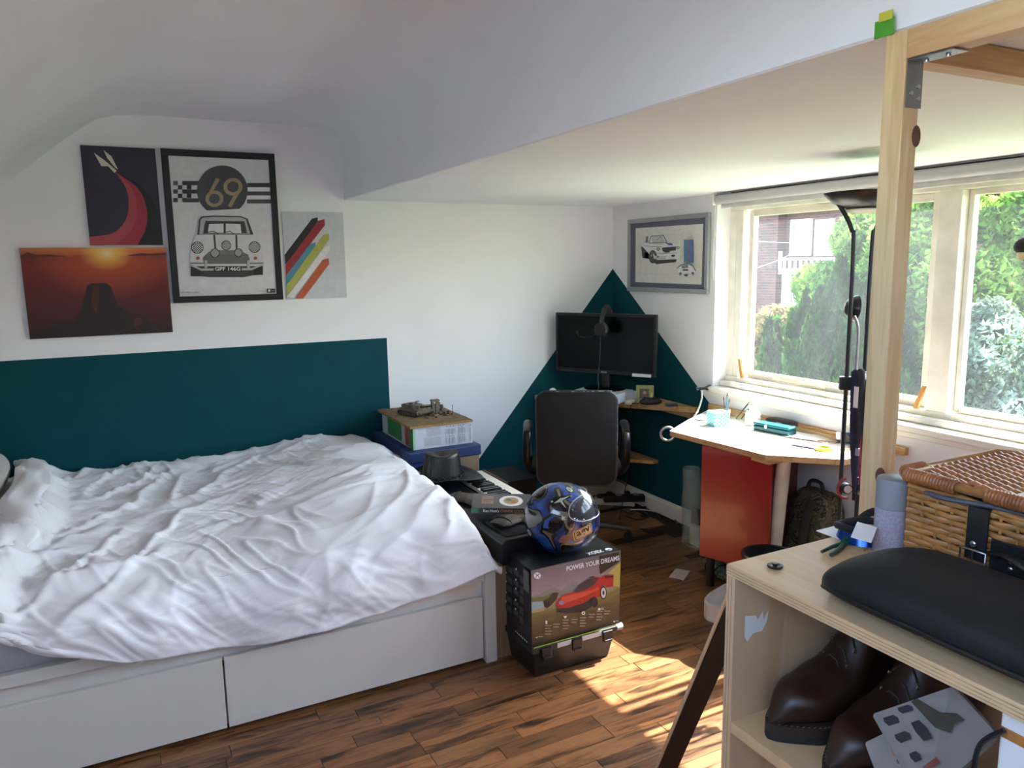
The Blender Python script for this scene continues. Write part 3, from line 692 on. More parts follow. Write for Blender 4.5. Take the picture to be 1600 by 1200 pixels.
# small things behind
bx2 = thing('file_box', 'small beige file box against the skirting just past the navy box', 'box', (1.69, 4.05, 0)); lb(bx2, 'body', mat('beige_card', 'b3a48e', .7), [((1.66, 3.99, 0), (1.79, 4.14, .415))], bevel=.002); lb(bx2, 'rim', BLACKP, [((1.655, 3.985, .4155), (1.795, 4.145, .425))])
bx3 = thing('speaker_box', 'black box with a brown wooden side standing left of the office chair', 'speaker', (1.86, 3.75, 0)); lb(bx3, 'cabinet', mat('brown_side', '6b4d35', .6), [((1.80, 3.62, 0), (1.82, 3.92, .36))]); lb(bx3, 'front', BLACKM, [((1.821, 3.62, 0), (2.0, 3.92, .36))], bevel=.004)

# electric keyboard
kb = thing('electric_keyboard', 'black electric keyboard lying along the bench beside the bed foot', 'keyboard', (1.43, 3.05, .387))
KX0, KX1, KY0, KY1, KZ = 1.235, 1.605, 2.515, 3.545, .387
b = MB(); b.prism([(KX0, .0), (KX0, .09), (KX0 + .02, .105), (KX0 + .17, .105), (KX0 + .19, .085), (KX1, .07), (KX1, 0)], KY0, KY1, 'y'); b.v = [(x, y, z + KZ + .0) for x, y, z in b.v]
local(b, kb).build('body', mat('keyboard_black', '0b0c0f', .38, var=.15), kb, bevel=.006, bseg=3)
b = MB(); b.bb((KX0 + .195, KY0 + .06, KZ + .086), (KX1 - .012, KY1 - .06, KZ + .087), 0); local(b, kb).build('key_bed', BLACKM, kb)
IV = mat('key_ivory', 'e2dccb', .3, var=.02); nk = 36; wk = (KY1 - KY0 - .13) / nk
kw = MB().bb((0, 0, 0), (.155, wk - .001, .016)).build('white_key', IV, kb, bevel=.001); kwd = kw.data; bpy.data.objects.remove(kw)
kk = MB().prism([(0, 0), (.098, 0), (.09, .012), (0, .012)], 0, wk * .55, 'y').build('black_key', mat('key_black', '0b0b0c', .25), kb); kkd = kk.data; bpy.data.objects.remove(kk)
for i in range(nk):
    yy = KY0 + .065 + i * wk
    o = bpy.data.objects.new('white_key', kwd); COL.objects.link(o); o.parent = kb; o.location = (KX0 + .205 - kb.location.x, yy - kb.location.y, .088)
    if i % 7 in (0, 1, 3, 4, 5) and i < nk - 1:
        o = bpy.data.objects.new('black_key', kkd); COL.objects.link(o); o.parent = kb; o.location = (KX0 + .207 - kb.location.x, yy - kb.location.y + wk * .72, .1045)
for i in range(26):
    pass
b = MB()
for i in range(24): b.bb((KX0 + .03, KY0 + .03 + i * .0085, KZ + .1055), (KX0 + .16, KY0 + .0335 + i * .0085, KZ + .1085))
o = local(b, kb).build('speaker_grille', DARKG, kb); o['kind'] = 'stuff'
# hat
LEA = mat('black_leather', '0c0a08', .42, var=.2, scale=18, bump=.25, bs=70)
hp = (1.335, 3.37, .500)
hat = thing('leather_hat', 'black leather wide brimmed hat with a braided band on the keyboard', 'hat', hp, rz=R(-12))
b = MB()
def brim(u, v):
    a = u * 2 * math.pi; r_ = .085 + v * .095; x = r_ * 1.12 * math.cos(a); y = r_ * .95 * math.sin(a)
    return (x, y, .022 + .03 * v * v * (abs(math.sin(a)) ** 1.5) - .016 * v * abs(math.cos(a)))
b.grid(brim, 60, 8, closed_u=True); b.build('brim', LEA, hat, smooth=70, solid=.003)
b = MB()
def crown(u, v):
    a = u * 2 * math.pi
    k = .094 - .020 * v if v < .78 else .094 - .0156 - (v - .78) / .22 * .078
    z = .02 + .118 * min(1, v / .78) - (.02 * ssm(.82, 1, v)); z += .012 * math.cos(a) ** 2 * ssm(.5, .85, v) * (1 - ssm(.9, 1, v))
    return (k * 1.08 * math.cos(a), k * .9 * math.sin(a), z)
b.grid(crown, 60, 20, closed_u=True); b.build('crown', LEA, hat, smooth=60)
b = MB()
for i in range(46):
    a = i / 46 * 2 * math.pi; p_ = Vector((.099 * 1.08 * math.cos(a), .099 * .9 * math.sin(a), .036)); t_ = Vector((-math.sin(a), math.cos(a), .8 if i % 2 else -.8)).normalized() * .008
    b.tube([p_ - t_, p_ + t_], .0035, 5)
o = b.build('braided_band', BLACKM, hat); o['kind'] = 'stuff'
# gloves
GLV = mat('grey_brown_leather', '4a423b', .75, var=.25, scale=25, bump=.5, bs=60)
def glove(loc, rz, label):
    g = thing('glove', label, 'glove', loc, rz)
    b = MB()
    def palm(u, v):
        a = u * 2 * math.pi; w_ = .045 + .006 * math.sin(v * 3); hgt = .016 + .003 * nz(v * 9, a)
        x = -.11 + v * .19; e = min(1, math.sin(min(v, 1 - v) * math.pi * 3) if min(v, 1 - v) < .166 else 1)
        return (x, w_ * math.cos(a) * (.8 + .2 * e), hgt + hgt * math.sin(a) * (.3 + .7 * e))
    b.grid(palm, 20, 18, closed_u=True)
    for i, (yy, L) in enumerate(((-.034, .06), (-.012, .075), (.012, .07), (.034, .055))):
        b.tube(smoothpath([(.06, yy, .017), (.09, yy * 1.15, .022), (.08 + L * .6, yy * 1.3, .014), (.08 + L, yy * 1.35, .011)], 3), [.012] * 8 + [.011, .007], 8)
    b.tube(smoothpath([(-.01, -.035, .016), (.03, -.062, .017), (.065, -.066, .012)], 3), [.014] * 6 + [.009], 8)
    b.build('hand', GLV, g, smooth=60)
    MB().tube([(-.07, .045 * math.cos(R(a)), .017 + .019 * math.sin(R(a))) for a in range(0, 360, 24)], .0035, 6, closed=True).build('wrist_strap', BLACKM, g)
glove((1.335, 3.02, .4925), R(-48), 'crumpled dark grey leather glove between the hat and the cookbook')
glove((1.37, 2.68, .498), R(25), 'worn grey leather glove lying under the near edge of the cookbook')
# cookbook
bk = thing('cookbook', 'glossy hardback cookbook with a food photograph lying on the keyboard', 'book', (1.375, 2.80, .528), R(-27), rot=(R(1), R(2), R(-27)))
BKC = ink('book_cover', '2d2c2d', .3)
MB().bb((-.125, -.095, .0), (.125, .095, .003)).build('cover', BKC, bk); MB().bb((-.125, -.095, .021), (.125, .095, .024)).build('cover', BKC, bk); MB().bb((-.125, -.095, .003), (.125, -.092, .021)).build('spine', BKC, bk); MB().bb((-.121, -.0915, .003), (.121, .091, .021)).build('pages', PW, bk)
P = Print(lambda u, v, h: (-.125 + u * .25, -.095 + v * .19, .024 + h)); P.ell(.66, .5, .2, .36, ink('plate', 'b9b6b4')); P.ell(.66, .5, .13, .24, ink('food', '8d7a4e')); P.ell(.62, .55, .05, .09, ink('herb', '47663a')); P.ell(.7, .42, .04, .07, ink('tomato', 'a0482e')); P.rect(.16, .25, .36, .8, ink('tan_block', '85694f')); P.rect(.18, .5, .34, .56, KG); P.rect(.18, .4, .3, .44, KG)
P.build('cover_print', bk)
P = Print(lambda u, v, h: (-.125 + u * .25, -.095 - h, v * .024)); P.rect(.0, .05, .12, .95, ink('spine_green', '1e5a3c')); P.text("Ken Hom's", .20, .25, .46, .78, PW, .02); P.text('CHINESE COOKERY', .48, .27, .96, .75, ink('spine_orange', 'b07a4c'), .02); P.build('spine_print', bk)

# ================================================================== toolbox, console box, helmet
tbx = thing('tool_case', 'black plastic tool case with clip latches under the games console box', 'toolbox', (1.44, 2.47, 0))
b = MB(); b.add([(1.275, 2.34, .002), (1.61, 2.34, .002), (1.61, 2.56, .002), (1.275, 2.56, .002), (1.258, 2.322, .108), (1.628, 2.322, .108), (1.628, 2.578, .108), (1.258, 2.578, .108)],
    [(0, 3, 2, 1), (4, 5, 6, 7), (0, 1, 5, 4), (1, 2, 6, 5), (2, 3, 7, 6), (3, 0, 4, 7)]); local(b, tbx).build('case_body', mat('case_black', '100f0e', .42, var=.1, bump=.05), tbx, bevel=.004)
lb(tbx, 'lid', mat('case_lid', '201f1f', .5), [((1.25, 2.314, .109), (1.636, 2.586, .134))], bevel=.004)
for x in (1.31, 1.445, 1.585):
    o = lb(tbx, 'latch', BLACKP, [((x - .022, 2.304, .088), (x + .022, 2.3135, .128)), ((x - .018, 2.30, .084), (x + .018, 2.306, .094))], bevel=.002)
lb(tbx, 'label_strip', GL, [((1.36, 2.3125, .112), (1.422, 2.3138, .131))]); lb(tbx, 'label_strip', GL, [((1.47, 2.3125, .112), (1.56, 2.3138, .131))])
lb(tbx, 'carry_handle', GREY, b=MB().cyl((1.637, 2.33, .12), (1.665, 2.33, .12), .014, 12), smooth=40)
xb = thing('console_box', 'large black games console box printed with a red sports car and POWER YOUR DREAMS', 'box', (1.455, 2.44, .1345))
BXB = ink('box_black', '15161a', .4)
XA, XB_, YA, YB2, ZA, ZB = 1.258, 1.658, 2.328, 2.545, .1345, .437
lb(xb, 'carton_body', BXB, [((XA, YA, ZA), (XB_, YB2, ZB))], bevel=.0015)
t = NT('box_scene'); tc = t.new('ShaderNodeTexCoord'); sx_ = t.new('ShaderNodeSeparateXYZ'); t.link(tc.outputs['Object'], sx_.inputs[0])
nn = t.noise(t.coords((1, 1, 3)), 14, 5)
a = t.new('ShaderNodeMath', operation='MULTIPLY_ADD'); t.link(nn, a.inputs[0]); a.inputs[1].default_value = .08; t.link(sx_.outputs[2], a.inputs[2])
t.link(t.ramp(a.outputs[0], [(.04, lin('3b3022')), (.12, lin('5b4a30')), (.17, lin('75683c')), (.20, lin('8d8469')), (.24, lin('8f7f80')), (.33, lin('6d5f64'))]), t.b.inputs['Base Color']); t.b.inputs['Roughness'].default_value = .35
BXS = t.m
def fx(cx, cy_, h):
    u = (cx - 375) / 690; top = 275 - 165 * u; bot = 880 - 195 * u; v = (bot - cy_) / (bot - top)
    return (XA + u * (XB_ - XA) - xb.location.x, YA - h - xb.location.y, v * (ZB - ZA))
P = Print(fx, .00025)
P.poly([(376, 278), (1064, 112), (1054, 684), (376, 877)], BXS)
P.poly([(376, 482), (440, 460), (530, 405), (600, 432), (680, 352), (740, 380), (800, 340), (800, 420), (376, 520)], ink('hills', '7a7570'))
P.poly([(376, 525), (460, 515), (500, 520), (500, 560), (376, 590)], ink('water', '8fa3a3')); P.poly([(376, 590), (470, 565), (470, 590), (376, 610)], ink('shore', 'a58f62'))
P.poly([(376, 490), (460, 480), (560, 440), (570, 470), (470, 510), (376, 520)], ink('scrub', '6b6434'))
DT = ink('dark_tree', '2d2a18'); P.poly([(885, 160), (1050, 122), (1050, 200), (1015, 225), (960, 260), (900, 300), (890, 240), (905, 200)], DT)
P.poly([(1062, 200), (1056, 400), (1000, 390), (1010, 300), (960, 290)], ink('gold_light', 'a9964a'))
P.poly([(460, 510), (500, 490), (530, 450), (575, 448), (560, 500), (520, 545), (490, 570), (468, 560)], ink('buggy', '3d2f22')); P.ell(487, 540, 22, 26, K)
RD = ink('car_red', 'a8271f'); RD2 = ink('car_red_light', 'c84a38'); RD3 = ink('car_red_dark', '5c1613')
P.poly([(558, 560), (560, 515), (600, 470), (660, 450), (720, 425), (780, 355), (850, 318), (905, 325), (930, 305), (1000, 305), (1002, 395), (945, 400), (940, 380), (905, 400), (895, 480), (830, 485), (760, 530), (650, 565), (590, 575)], RD)
P.poly([(690, 440), (730, 385), (790, 345), (850, 326), (885, 330), (845, 385), (780, 425), (710, 445)], ink('car_glass', '3b3137'))
P.poly([(600, 480), (700, 455), (830, 425), (880, 400), (890, 420), (760, 480), (620, 530), (570, 545)], RD2)
P.poly([(565, 572), (650, 567), (760, 532), (830, 490), (860, 490), (850, 540), (760, 600), (640, 610), (560, 600)], K)
P.ell(922, 445, 26, 52, K); P.ring(922, 445, 8, 20, GL, asp=2.1); P.poly([(930, 312), (1000, 308), (998, 322), (935, 330)], RD3); P.ell(595, 525, 22, 18, ink('headlight', '8a6d88')); P.poly([(785, 450), (860, 415), (858, 430), (790, 462)], RD2)
P.ell(850, 520, 26, 40, K); P.poly([(808, 322), (845, 312), (845, 322), (812, 332)], K)
P.text('POWER YOUR DREAMS', 632, 0, 1046, 1, PW) if False else None
v_, f_, _a = text_mesh('POWER YOUR DREAMS', .02)
P.raw([(632 + a_ * 414, (278 - a_ * 92) - b_ * 38) for a_, b_ in v_], f_, PW)
P.ell(416, 313, 25, 25, PW); P.line([(402, 330), (416, 305), (430, 330)], 5, KG); P.line([(402, 296), (416, 312), (431, 296)], 5, KG)
v_, f_, _a = text_mesh('XBOX SERIES X', .02)
TXM = ink('box_text', '8f8577')
for i, (u, dy) in enumerate(((495, 0), (555, 5), (625, -8), (690, 5), (755, 8), (825, 0), (885, -8), (945, 5))):
    yb0 = 760 - (u - 495) * .28
    for k_ in range(4 if i % 2 == 0 else 2): P.rect(u - 27, yb0 - 60 + k_ * 22 + dy, u + 22 - 9 * (k_ % 2), yb0 - 52 + k_ * 22 + dy, TXM)
P.rect(466, 660, 478, 686, PW); P.poly([(600, 625), (628, 622), (614, 645)], PW); P.ring(753, 600, 7, 14, PW); P.ell(877, 568, 10, 10, PW); P.rect(888, 555, 915, 572, TXM); P.ell(998, 665, 6, 6, PW); P.rect(1008, 655, 1036, 664, TXM); P.poly([(388, 793), (408, 782), (400, 796)], PW); P.rect(412, 780, 440, 788, TXM)
P.poly([(376, 870), (1054, 678), (1054, 685), (376, 878)], ink('lime_edge', '8db52a'))
P.rect(632, 286, 665, 290, ink('olive', '7c7a30'))
P.build('front_print', xb)
P = Print(lambda u, v, h: (XA - h - xb.location.x, YB2 - u * (YB2 - YA) - xb.location.y, v * (ZB - ZA)), .00025)
DK2 = ink('box_grey_text', '4a4b50')
for i, v0 in enumerate((.86, .72, .60, .45, .33)):
    P.rect(.06, v0 - .10, .30, v0 - .02, DK2); P.rect(.36, v0 - .07, .56, v0, DK2); P.rect(.6, v0 - .12, .74, v0 - .02, DK2); P.ell(.46, v0 + .015, .02, .014, PW); P.ell(.09, v0 + .01, .018, .012, PW)
P.rect(.78, .70, .98, .97, ink('box_grey_panel', '6a6560'))
for k_ in range(7): P.rect(.44 + k_ * .07, .03, .48 + k_ * .07, .05, PW)
P.build('side_print', xb)
P = Print(lambda u, v, h: (XA + u * (XB_ - XA) - xb.location.x, YA + v * (YB2 - YA) - xb.location.y, ZB - ZA + h), .00025)
P.text('XBOX', .66, .08, .84, .20, PW, .02, rot=180); P.ell(.91, .14, .035, .065, PW); P.line([(.89, .10), (.91, .14), (.93, .10)], .012, K)
P.build('top_print', xb)

# helmet
hc = Vector((1.462, 2.44, .437))
hm = thing('motorcycle_helmet', 'glossy blue black and silver motorcycle helmet with a clear visor on the console box', 'helmet', hc, rot=(0, R(-4), R(-20)))
def hsurf(a, e, k=1.0):      # a: azimuth from the front, e: elevation
    ca, sa = math.cos(a), math.sin(a); ce, se = math.cos(e), math.sin(e)
    rx = .148 if ca > 0 else .142; ry = .118; rz_ = .132 if se > 0 else .145
    x = rx * ca * ce; y = ry * sa * ce; z = rz_ * se
    if se < 0 and ca > 0: x += .012 * (-se) * ca * 3 * ce
    return Vector((x * k, y * k, z * k + .140))
HM = NT('helmet_graphics'); v_ = HM.coords((1, 1, 1))
n1 = HM.noise(v_, 5.5, 1.5, .3, 2.2)
blu = HM.ramp(HM.noise(HM.coords((1, 1, 1)), 18, 3), [(.35, lin('10285e')), (.6, lin('1f4793')), (.75, lin('3a70bc'))])
base = HM.ramp(n1, [(.0, (0, 0, 0, 1)), (.41, (0, 0, 0, 1)), (.415, (1, 1, 1, 1)), (.56, (1, 1, 1, 1)), (.565, (0, 0, 0, 1))])
gr = HM.ramp(n1, [(.0, lin('0a0a0c')), (.33, lin('5c5c58')), (.385, lin('0a0a0c')), (.61, lin('66665f')), (.66, lin('0d0d10'))], 'CONSTANT')
mm = HM.new('ShaderNodeMix', data_type='RGBA'); HM.link(base, mm.inputs[0]); HM.link(gr, mm.inputs[6]); HM.link(blu, mm.inputs[7])
HM.link(mm.outputs[2], HM.b.inputs['Base Color']); HM.b.inputs['Roughness'].default_value = .22; HM.b.inputs['Coat Weight'].default_value = 1; HM.b.inputs['Coat Roughness'].default_value = .03; HM.b.inputs['Metallic'].default_value = .25
def vis_edge(a):  # visor opening elevation range by azimuth
    t_ = abs(a) / R(78)
    if t_ >= 1: return None
    q = math.sqrt(1 - t_ ** 4); return R(18) - R(14) * q - R(2), R(18) + R(22) * q
b = MB(); na, ne = 96, 60; idx = {}
for j in range(ne + 1):
    e = R(-72) + R(162) * j / ne
    for i in range(na):
        idx[(i, j)] = len(b.v); b.v.append(tuple(hsurf(2 * math.pi * i / na, e)))
for j in range(ne):
    for i in range(na):
        a = (2 * math.pi * (i + .5) / na + math.pi) % (2 * math.pi) - math.pi; e = R(-72) + R(162) * (j + .5) / ne
        ve = vis_edge(a)
        if ve and ve[0] < e < ve[1]: continue
        i2 = (i + 1) % na; b.f.append((idx[(i, j)], idx[(i2, j)], idx[(i2, j + 1)], idx[(i, j + 1)])); b.m.append(0)
b.build('shell', HM.m, hm, smooth=60, merge=True, solid=.004)
b = MB(); b.grid(lambda u, v: hsurf(u * 2 * math.pi, R(-70) + v * R(150), .93), 48, 20, closed_u=True); b.build('lining', BLACKM, hm, smooth=60)
VG = NT('visor'); VG.b.inputs['Base Color'].default_value = lin('3b3e45'); VG.b.inputs['Roughness'].default_value = .04; VG.b.inputs['Alpha'].default_value = .45; VG.b.inputs['Coat Weight'].default_value = 1
b = MB()
def visr(u, v):
    a = R(-84) + u * R(168); t_ = abs(a) / R(84.5); q = math.sqrt(max(0, 1 - t_ ** 5)); return hsurf(a, R(18) + (-R(17) * q) * (1 - v) + R(26) * q * v, 1.025)
b.grid(visr, 60, 16); b.build('visor', VG.m, hm, smooth=70)
b = MB(); pth = [visr(i / 60, 0) for i in range(61)] + [visr(1 - i / 60, 1) for i in range(61)]; b.tube(pth, .0022, 6, closed=True); b.build('visor_trim', mat('clear_trim', 'a8a9b0', .15), hm, smooth=60)
for s_ in (-1, 1):
    b = MB(); c_ = hsurf(R(76) * s_, R(18), 1.03); b.cyl(c_, c_ + Vector((0, s_ * .004, 0)), .012, 20); b.build('pivot', DARKG, hm, smooth=40)
b = MB(); b.tube([hsurf(2 * math.pi * i / 60, R(-71), 1.0) for i in range(60)], .006, 8, closed=True); b.build('base_trim', BLACKP, hm, smooth=60)
class Raster:
    """flat print wrapped on a curved shell: fine cells, each with the ink of the topmost shape over it"""
    def __init__(s, fn): s.fn = fn; s.L = []
    def poly(s, pts, m): s.L.append(([pts], m))
    def ell(s, u, v, ru, rv, m, n=24): s.poly([(u + ru * math.cos(6.2832 * i / n), v + rv * math.sin(6.2832 * i / n)) for i in range(n)], m)
    def text(s, txt, u0, v0, u1, v1, m, bold=0):
        v, f, _ = text_mesh(txt, bold); v = [(u0 + a * (u1 - u0), v0 + b_ * (v1 - v0)) for a, b_ in v]; s.L.append(([[v[i] for i in q] for q in f], m))
    def build(s, name, parent, nu, nv):
        U, V = np.meshgrid((np.arange(nu) + .5) / nu, (np.arange(nv) + .5) / nv); idx_ = -np.ones(U.shape, int); ms = []
        for polys, m in s.L:
            if m not in ms: ms.append(m)
            for pts in polys:
                ins = np.zeros(U.shape, bool)
                for (x0_, y0_), (x1_, y1_) in zip(pts, pts[1:] + pts[:1]):
                    if y0_ != y1_: ins ^= ((y0_ > V) != (y1_ > V)) & (U < (x1_ - x0_) * (V - y0_) / (y1_ - y0_) + x0_)
                idx_[ins] = ms.index(m)
        b = MB()
        vs = [s.fn(i / nu, j / nv, 0) for j in range(nv + 1) for i in range(nu + 1)]; fs = []; mi_ = []
        for j in range(nv):
            for i in range(nu):
                if idx_[j, i] >= 0: k = j * (nu + 1) + i; fs.append((k, k + 1, k + nu + 2, k + nu + 1)); mi_.append(int(idx_[j, i]))
        b.v = [tuple(p) for p in vs]; b.f = fs; b.m = mi_
        return b.build(name, ms, parent, smooth=80, fixn=False)
def hpatch(name, ac, ec, w_, h_, rotd, items):
    c, s_ = math.cos(R(rotd)), math.sin(R(rotd))
    def f(u, v, h):
        uu = (u - .5) * w_; vv_ = (v - .5) * h_; x = uu * c - vv_ * s_; y = uu * s_ + vv_ * c
        return hsurf(R(ac) + x / .12 * -1 * (-1), R(ec) + y / .135, 1.018 + h / .13)
    P = Raster(f); items(P); return P.build(name, hm, max(10, int(w_ / .0006)), max(10, int(h_ / .0006)))
# the side facing the room is at negative azimuth (the helmet points to the window)
SILV = ink('silver_foil', 'a9a9a4', .3); BLK = ink('gloss_black', '0a0a0b', .2); FLESH = ink('amber', 'b99a6e')
def agv(P):
    def rr(i, m): P.poly([(.06 + i, .0 + i), (.88 - i, .0 + i), (.94 - i * .5, .06 + i), (1 - i, .9 - i), (.94 - i, 1 - i), (.12 + i, 1 - i), (.04 + i, .9 - i), (.0 + i, .08 + i)], m)
    rr(0, FLESH); rr(.05, BLK); rr(.09, FLESH); P.text('agv', .17, .17, .85, .84, BLK, .02)
hpatch('brand_sticker', -64, -15, .075, .040, 14, agv)
def star(P):
    P.poly([(.5 + (.5 if k % 2 == 0 else .2) * math.cos(R(90 + 36 * k)), .5 + (.5 if k % 2 == 0 else .2) * math.sin(R(90 + 36 * k))) for k in range(10)], SILV)
hpatch('star_decal', -94, 14, .024, .024, 8, star)
hpatch('star_decal', -70, 48, .016, .016, -10, star); hpatch('star_decal', -112, 42, .014, .014, 0, star)
def zig(P):
    P.poly([(0, .35), (.35, .8), (1, 1), (1, .82), (.55, .62), (.75, .25), (.95, .05), (.6, .0), (.35, .4), (.1, .1)], BLK); P.poly([(.12, .36), (.38, .70), (.9, .9), (.5, .60), (.68, .2), (.4, .5)], SILV)
hpatch('flash_decal', -92, 40, .09, .075, -12, zig)
def blob(P): P.poly([(0, .5), (.3, .95), (.75, 1), (1, .6), (.8, .1), (.3, .0)], BLK); P.poly([(.1, .5), (.35, .82), (.72, .86), (.88, .58), (.72, .4), (.3, .35)], ink('blue_foil', '274f96', .3)); P.poly([(.3, .4), (.5, .7), (.85, .6), (.7, .25)], BLK)
hpatch('flash_decal', -112, 6, .085, .07, 30, blob)
def flesh(P): P.poly([(0, .3), (.3, .9), (.9, 1), (1, .4), (.6, .0), (.1, .05)], ink('bronze', '7a5a4a', .3))
hpatch('bronze_decal', -92, -20, .05, .035, 0, flesh)
def badge(P): P.ell(.5, .5, .5, .5, PW); P.ell(.5, .5, .4, .4, ink('badge_green', '2e8a4a')); P.ell(.6, .5, .18, .25, ink('badge_red2', 'a83232'))
hpatch('round_badge', -60, 62, .030, .028, 0, badge); hpatch('round_badge', -160, -14, .024, .024, 0, badge)
b = MB(); c_ = hsurf(R(-104), R(12), 1.01); b.ball(c_, (.022, .006, .012), 14); b.build('vent', BLACKP, hm, smooth=60)
# ================================================================== corner shelf and what stands on it
cs = thing('corner_desk', 'triangular wooden corner desk top fixed in the teal corner', 'desk', (XW - .3, YB - .3, .69))
b = MB(); b.prism([(2.292, YB - .002), (2.30, YB - .06), (2.862, 3.305), (XW - .002, 3.30), (XW - .002, YB - .002)], .690, .722, 'z'); local(b, cs).build('desk_top', OAKTOP, cs, bevel=.002)
lb(cs, 'batten', PINEX, [((2.32, YB - .03, .655), (XW - .03, YB - .003, .689))]); lb(cs, 'batten', PINEY, [((XW - .03, 3.34, .655), (XW - .003, YB - .03, .689))])
ls = thing('corner_shelf', 'small triangular wooden shelf low in the teal corner behind the chair arm', 'shelf', (XW - .2, YB - .2, .31))
b = MB(); b.prism([(2.40, YB - .002), (2.845, 3.66), (XW - .002, 3.66), (XW - .002, YB - .002)], .312, .332, 'z'); local(b, ls).build('board', OAKTOP, ls)
lb(ls, 'batten', PINEX, [((2.5, YB - .03, .285), (XW - .05, YB - .003, .3115))])
# monitor
ml, mr = Vector((2.40, 4.09)), Vector((2.735, 3.515)); mc = (ml + mr) / 2; dm = (mr - ml); MW = dm.length; rzm = math.atan2(dm.y, dm.x)
mon = thing('monitor', 'wide black computer monitor on a round stand in the corner', 'monitor', (mc.x + .02, mc.y + .012, .7855), rzm)
MB().bb((-MW / 2, -.012, .092), (MW / 2, .02, .458)).build('casing', mat('monitor_black', '08080a', .4, var=.1), mon, bevel=.004)
MB().bb((-MW / 2 + .018, -.0135, .118), (MW / 2 - .018, -.0121, .44)).build('screen', mat('screen_glass', '040506', .2, var=.01, spec=.25), mon)
MB().bb((-.03, .02, .16), (.03, .045, .34)).build('rear_housing', BLACKP, mon, bevel=.004)
MB().bb((-.025, .012, .008), (.025, .03, .18)).build('stand_neck', BLACKP, mon, bevel=.004)
b = MB(); b.lathe([(.0, 0), (.128, 0), (.13, .004), (.12, .009), (.0, .013)], 40, sy_=.82); b.build('stand_base', mat('stand_gloss', '0c0c0d', .15), mon, smooth=40)
P = Print(lambda u, v, h: (-MW / 2 + u * MW, -.012 - h, .092 + v * .366)); P.text('ASUS', .47, .02, .53, .045, GL, .02); P.rect(.78, -.005, .96, .045, PW); P.rect(.05, .015, .2, .035, KG); P.build('bezel_print', mon)
# console under the stand
cn = thing('white_console', 'slim white games console lying flat beneath the monitor stand', 'console', (mc.x - .02, mc.y - .02, .7225), rzm)
MB().bb((-.155, -.115, .004), (.155, .115, .062)).build('console_body', mat('console_white', 'bfc1c6', .4, var=.02), cn, bevel=.004)
MB().bb((-.15, -.11, 0), (.15, .11, .0035)).build('foot', KG, cn)
P = Print(lambda u, v, h: (-.155 + u * .31, -.115 - h, v * .062)); P.ell(.80, .55, .016, .09, KG); P.rect(.12, .62, .5, .68, GM); P.rect(.66, .2, .7, .3, KG); P.build('front_print', cn)
# headset on the monitor's top edge
hs = thing('headset', 'black gaming headset with a microphone arm hung over the monitor top', 'headset', (mc.x + .03, mc.y - .02, 1.235), rzm)
b = MB(); b.tube([(0, -.055 + .07 * math.cos(R(a)) + .02, -.06 + .105 * math.sin(R(a))) for a in range(10, 171, 8)], .011, 8, flat=2.0); b.build('headband', BLACKM, hs, smooth=60)
for yy in (-.105, .04):
    b = MB(); b.lathe([(0, -.016), (.034, -.016), (.043, -.008), (.043, .010), (.034, .018), (0, .018)], 24, mx=Matrix.Translation((0, yy + (.0 if yy < 0 else .01), -.075)) @ Euler((R(90), 0, 0)).to_matrix().to_4x4()); b.build('ear_cup', BLACKP, hs, smooth=40)
b = MB(); b.tube(smoothpath([(-.02, -.12, -.10), (-.07, -.14, -.125), (-.12, -.15, -.12), (-.135, -.152, -.10)], 4), .0035, 6); b.ball((-.137, -.152, -.096), (.011, .009, .009), 8); b.build('microphone', BLACKP, hs, smooth=60)
b = MB(); b.tube(smoothpath([(.0, -.12, -.12), (.0, -.125, -.25), (-.01, -.128, -.36), (.0, -.14, -.42), (-.02, -.16, -.47)], 6), .0022, 6); b.build('cable', BLACKP, hs, smooth=60)
def put(px, py, z): p_ = on('z', px, py, z); return p_
# things on the corner desk
p_ = put(893, 607, .7225)
g = thing('web_camera', 'small round white web camera at the left end of the corner desk', 'camera', (2.36, 4.05, .7225))
MB().ball((0, 0, .028), (.026, .026, .028), 14).build('camera_head', OLDW, g, smooth=60); MB().cyl((0, 0, 0), (0, 0, .006), .022, 16).build('foot', GREY, g); MB().cyl((-.015, -.024, .03), (-.017, -.029, .03), .010, 12).build('lens', GL, g)
g = thing('small_speaker', 'small ribbed grey speaker box between the console and the picture card', 'speaker', (2.655, 3.64, .7225), rzm)
MB().bb((-.03, -.025, 0), (.03, .025, .068)).build('speaker_body', GREY, g, bevel=.008)
b = MB(); [b.bb((-.026, -.0265, .008 + i * .006), (.026, -.0255, .011 + i * .006)) for i in range(9)]; b.build('ribs', GL, g)
g = thing('picture_card', 'yellow green picture card standing upright at the monitor corner', 'card', (2.73, 3.60, .7225), rot=(R(-8), 0, R(-38)))
MB().bb((-.052, -.002, 0), (.052, .002, .10)).build('card_panel', ink('card_yellow', '8f8a45'), g)
P = Print(lambda u, v, h: (-.052 + u * .104, -.002 - h, v * .10)); P.rect(.2, .2, .72, .78, KG); P.rect(.26, .26, .66, .72, ink('brown', '5c4030')); P.ell(.48, .55, .1, .1, ink('skin', 'a3826a')); P.rect(.35, .3, .6, .36, ink('rd', '9a3b30')); P.ell(.88, .4, .05, .2, ink('cr', 'c4bd7c')); P.build('card_print', g)
g = thing('adapter', 'cream plastic adapter on the corner desk beside the black pouch', 'adapter', (2.62, 3.60, .7225), R(35))
MB().bb((-.04, -.018, 0), (.04, .018, .022)).build('adapter_body', mat('cream_plastic', 'c2bb9c', .5), g, bevel=.004); MB().tube(smoothpath([(.04, 0, .012), (.07, .01, .02), (.10, -.01, .014), (.13, -.03, .008)], 4), .004, 6).build('lead', OLDW, g, smooth=60)
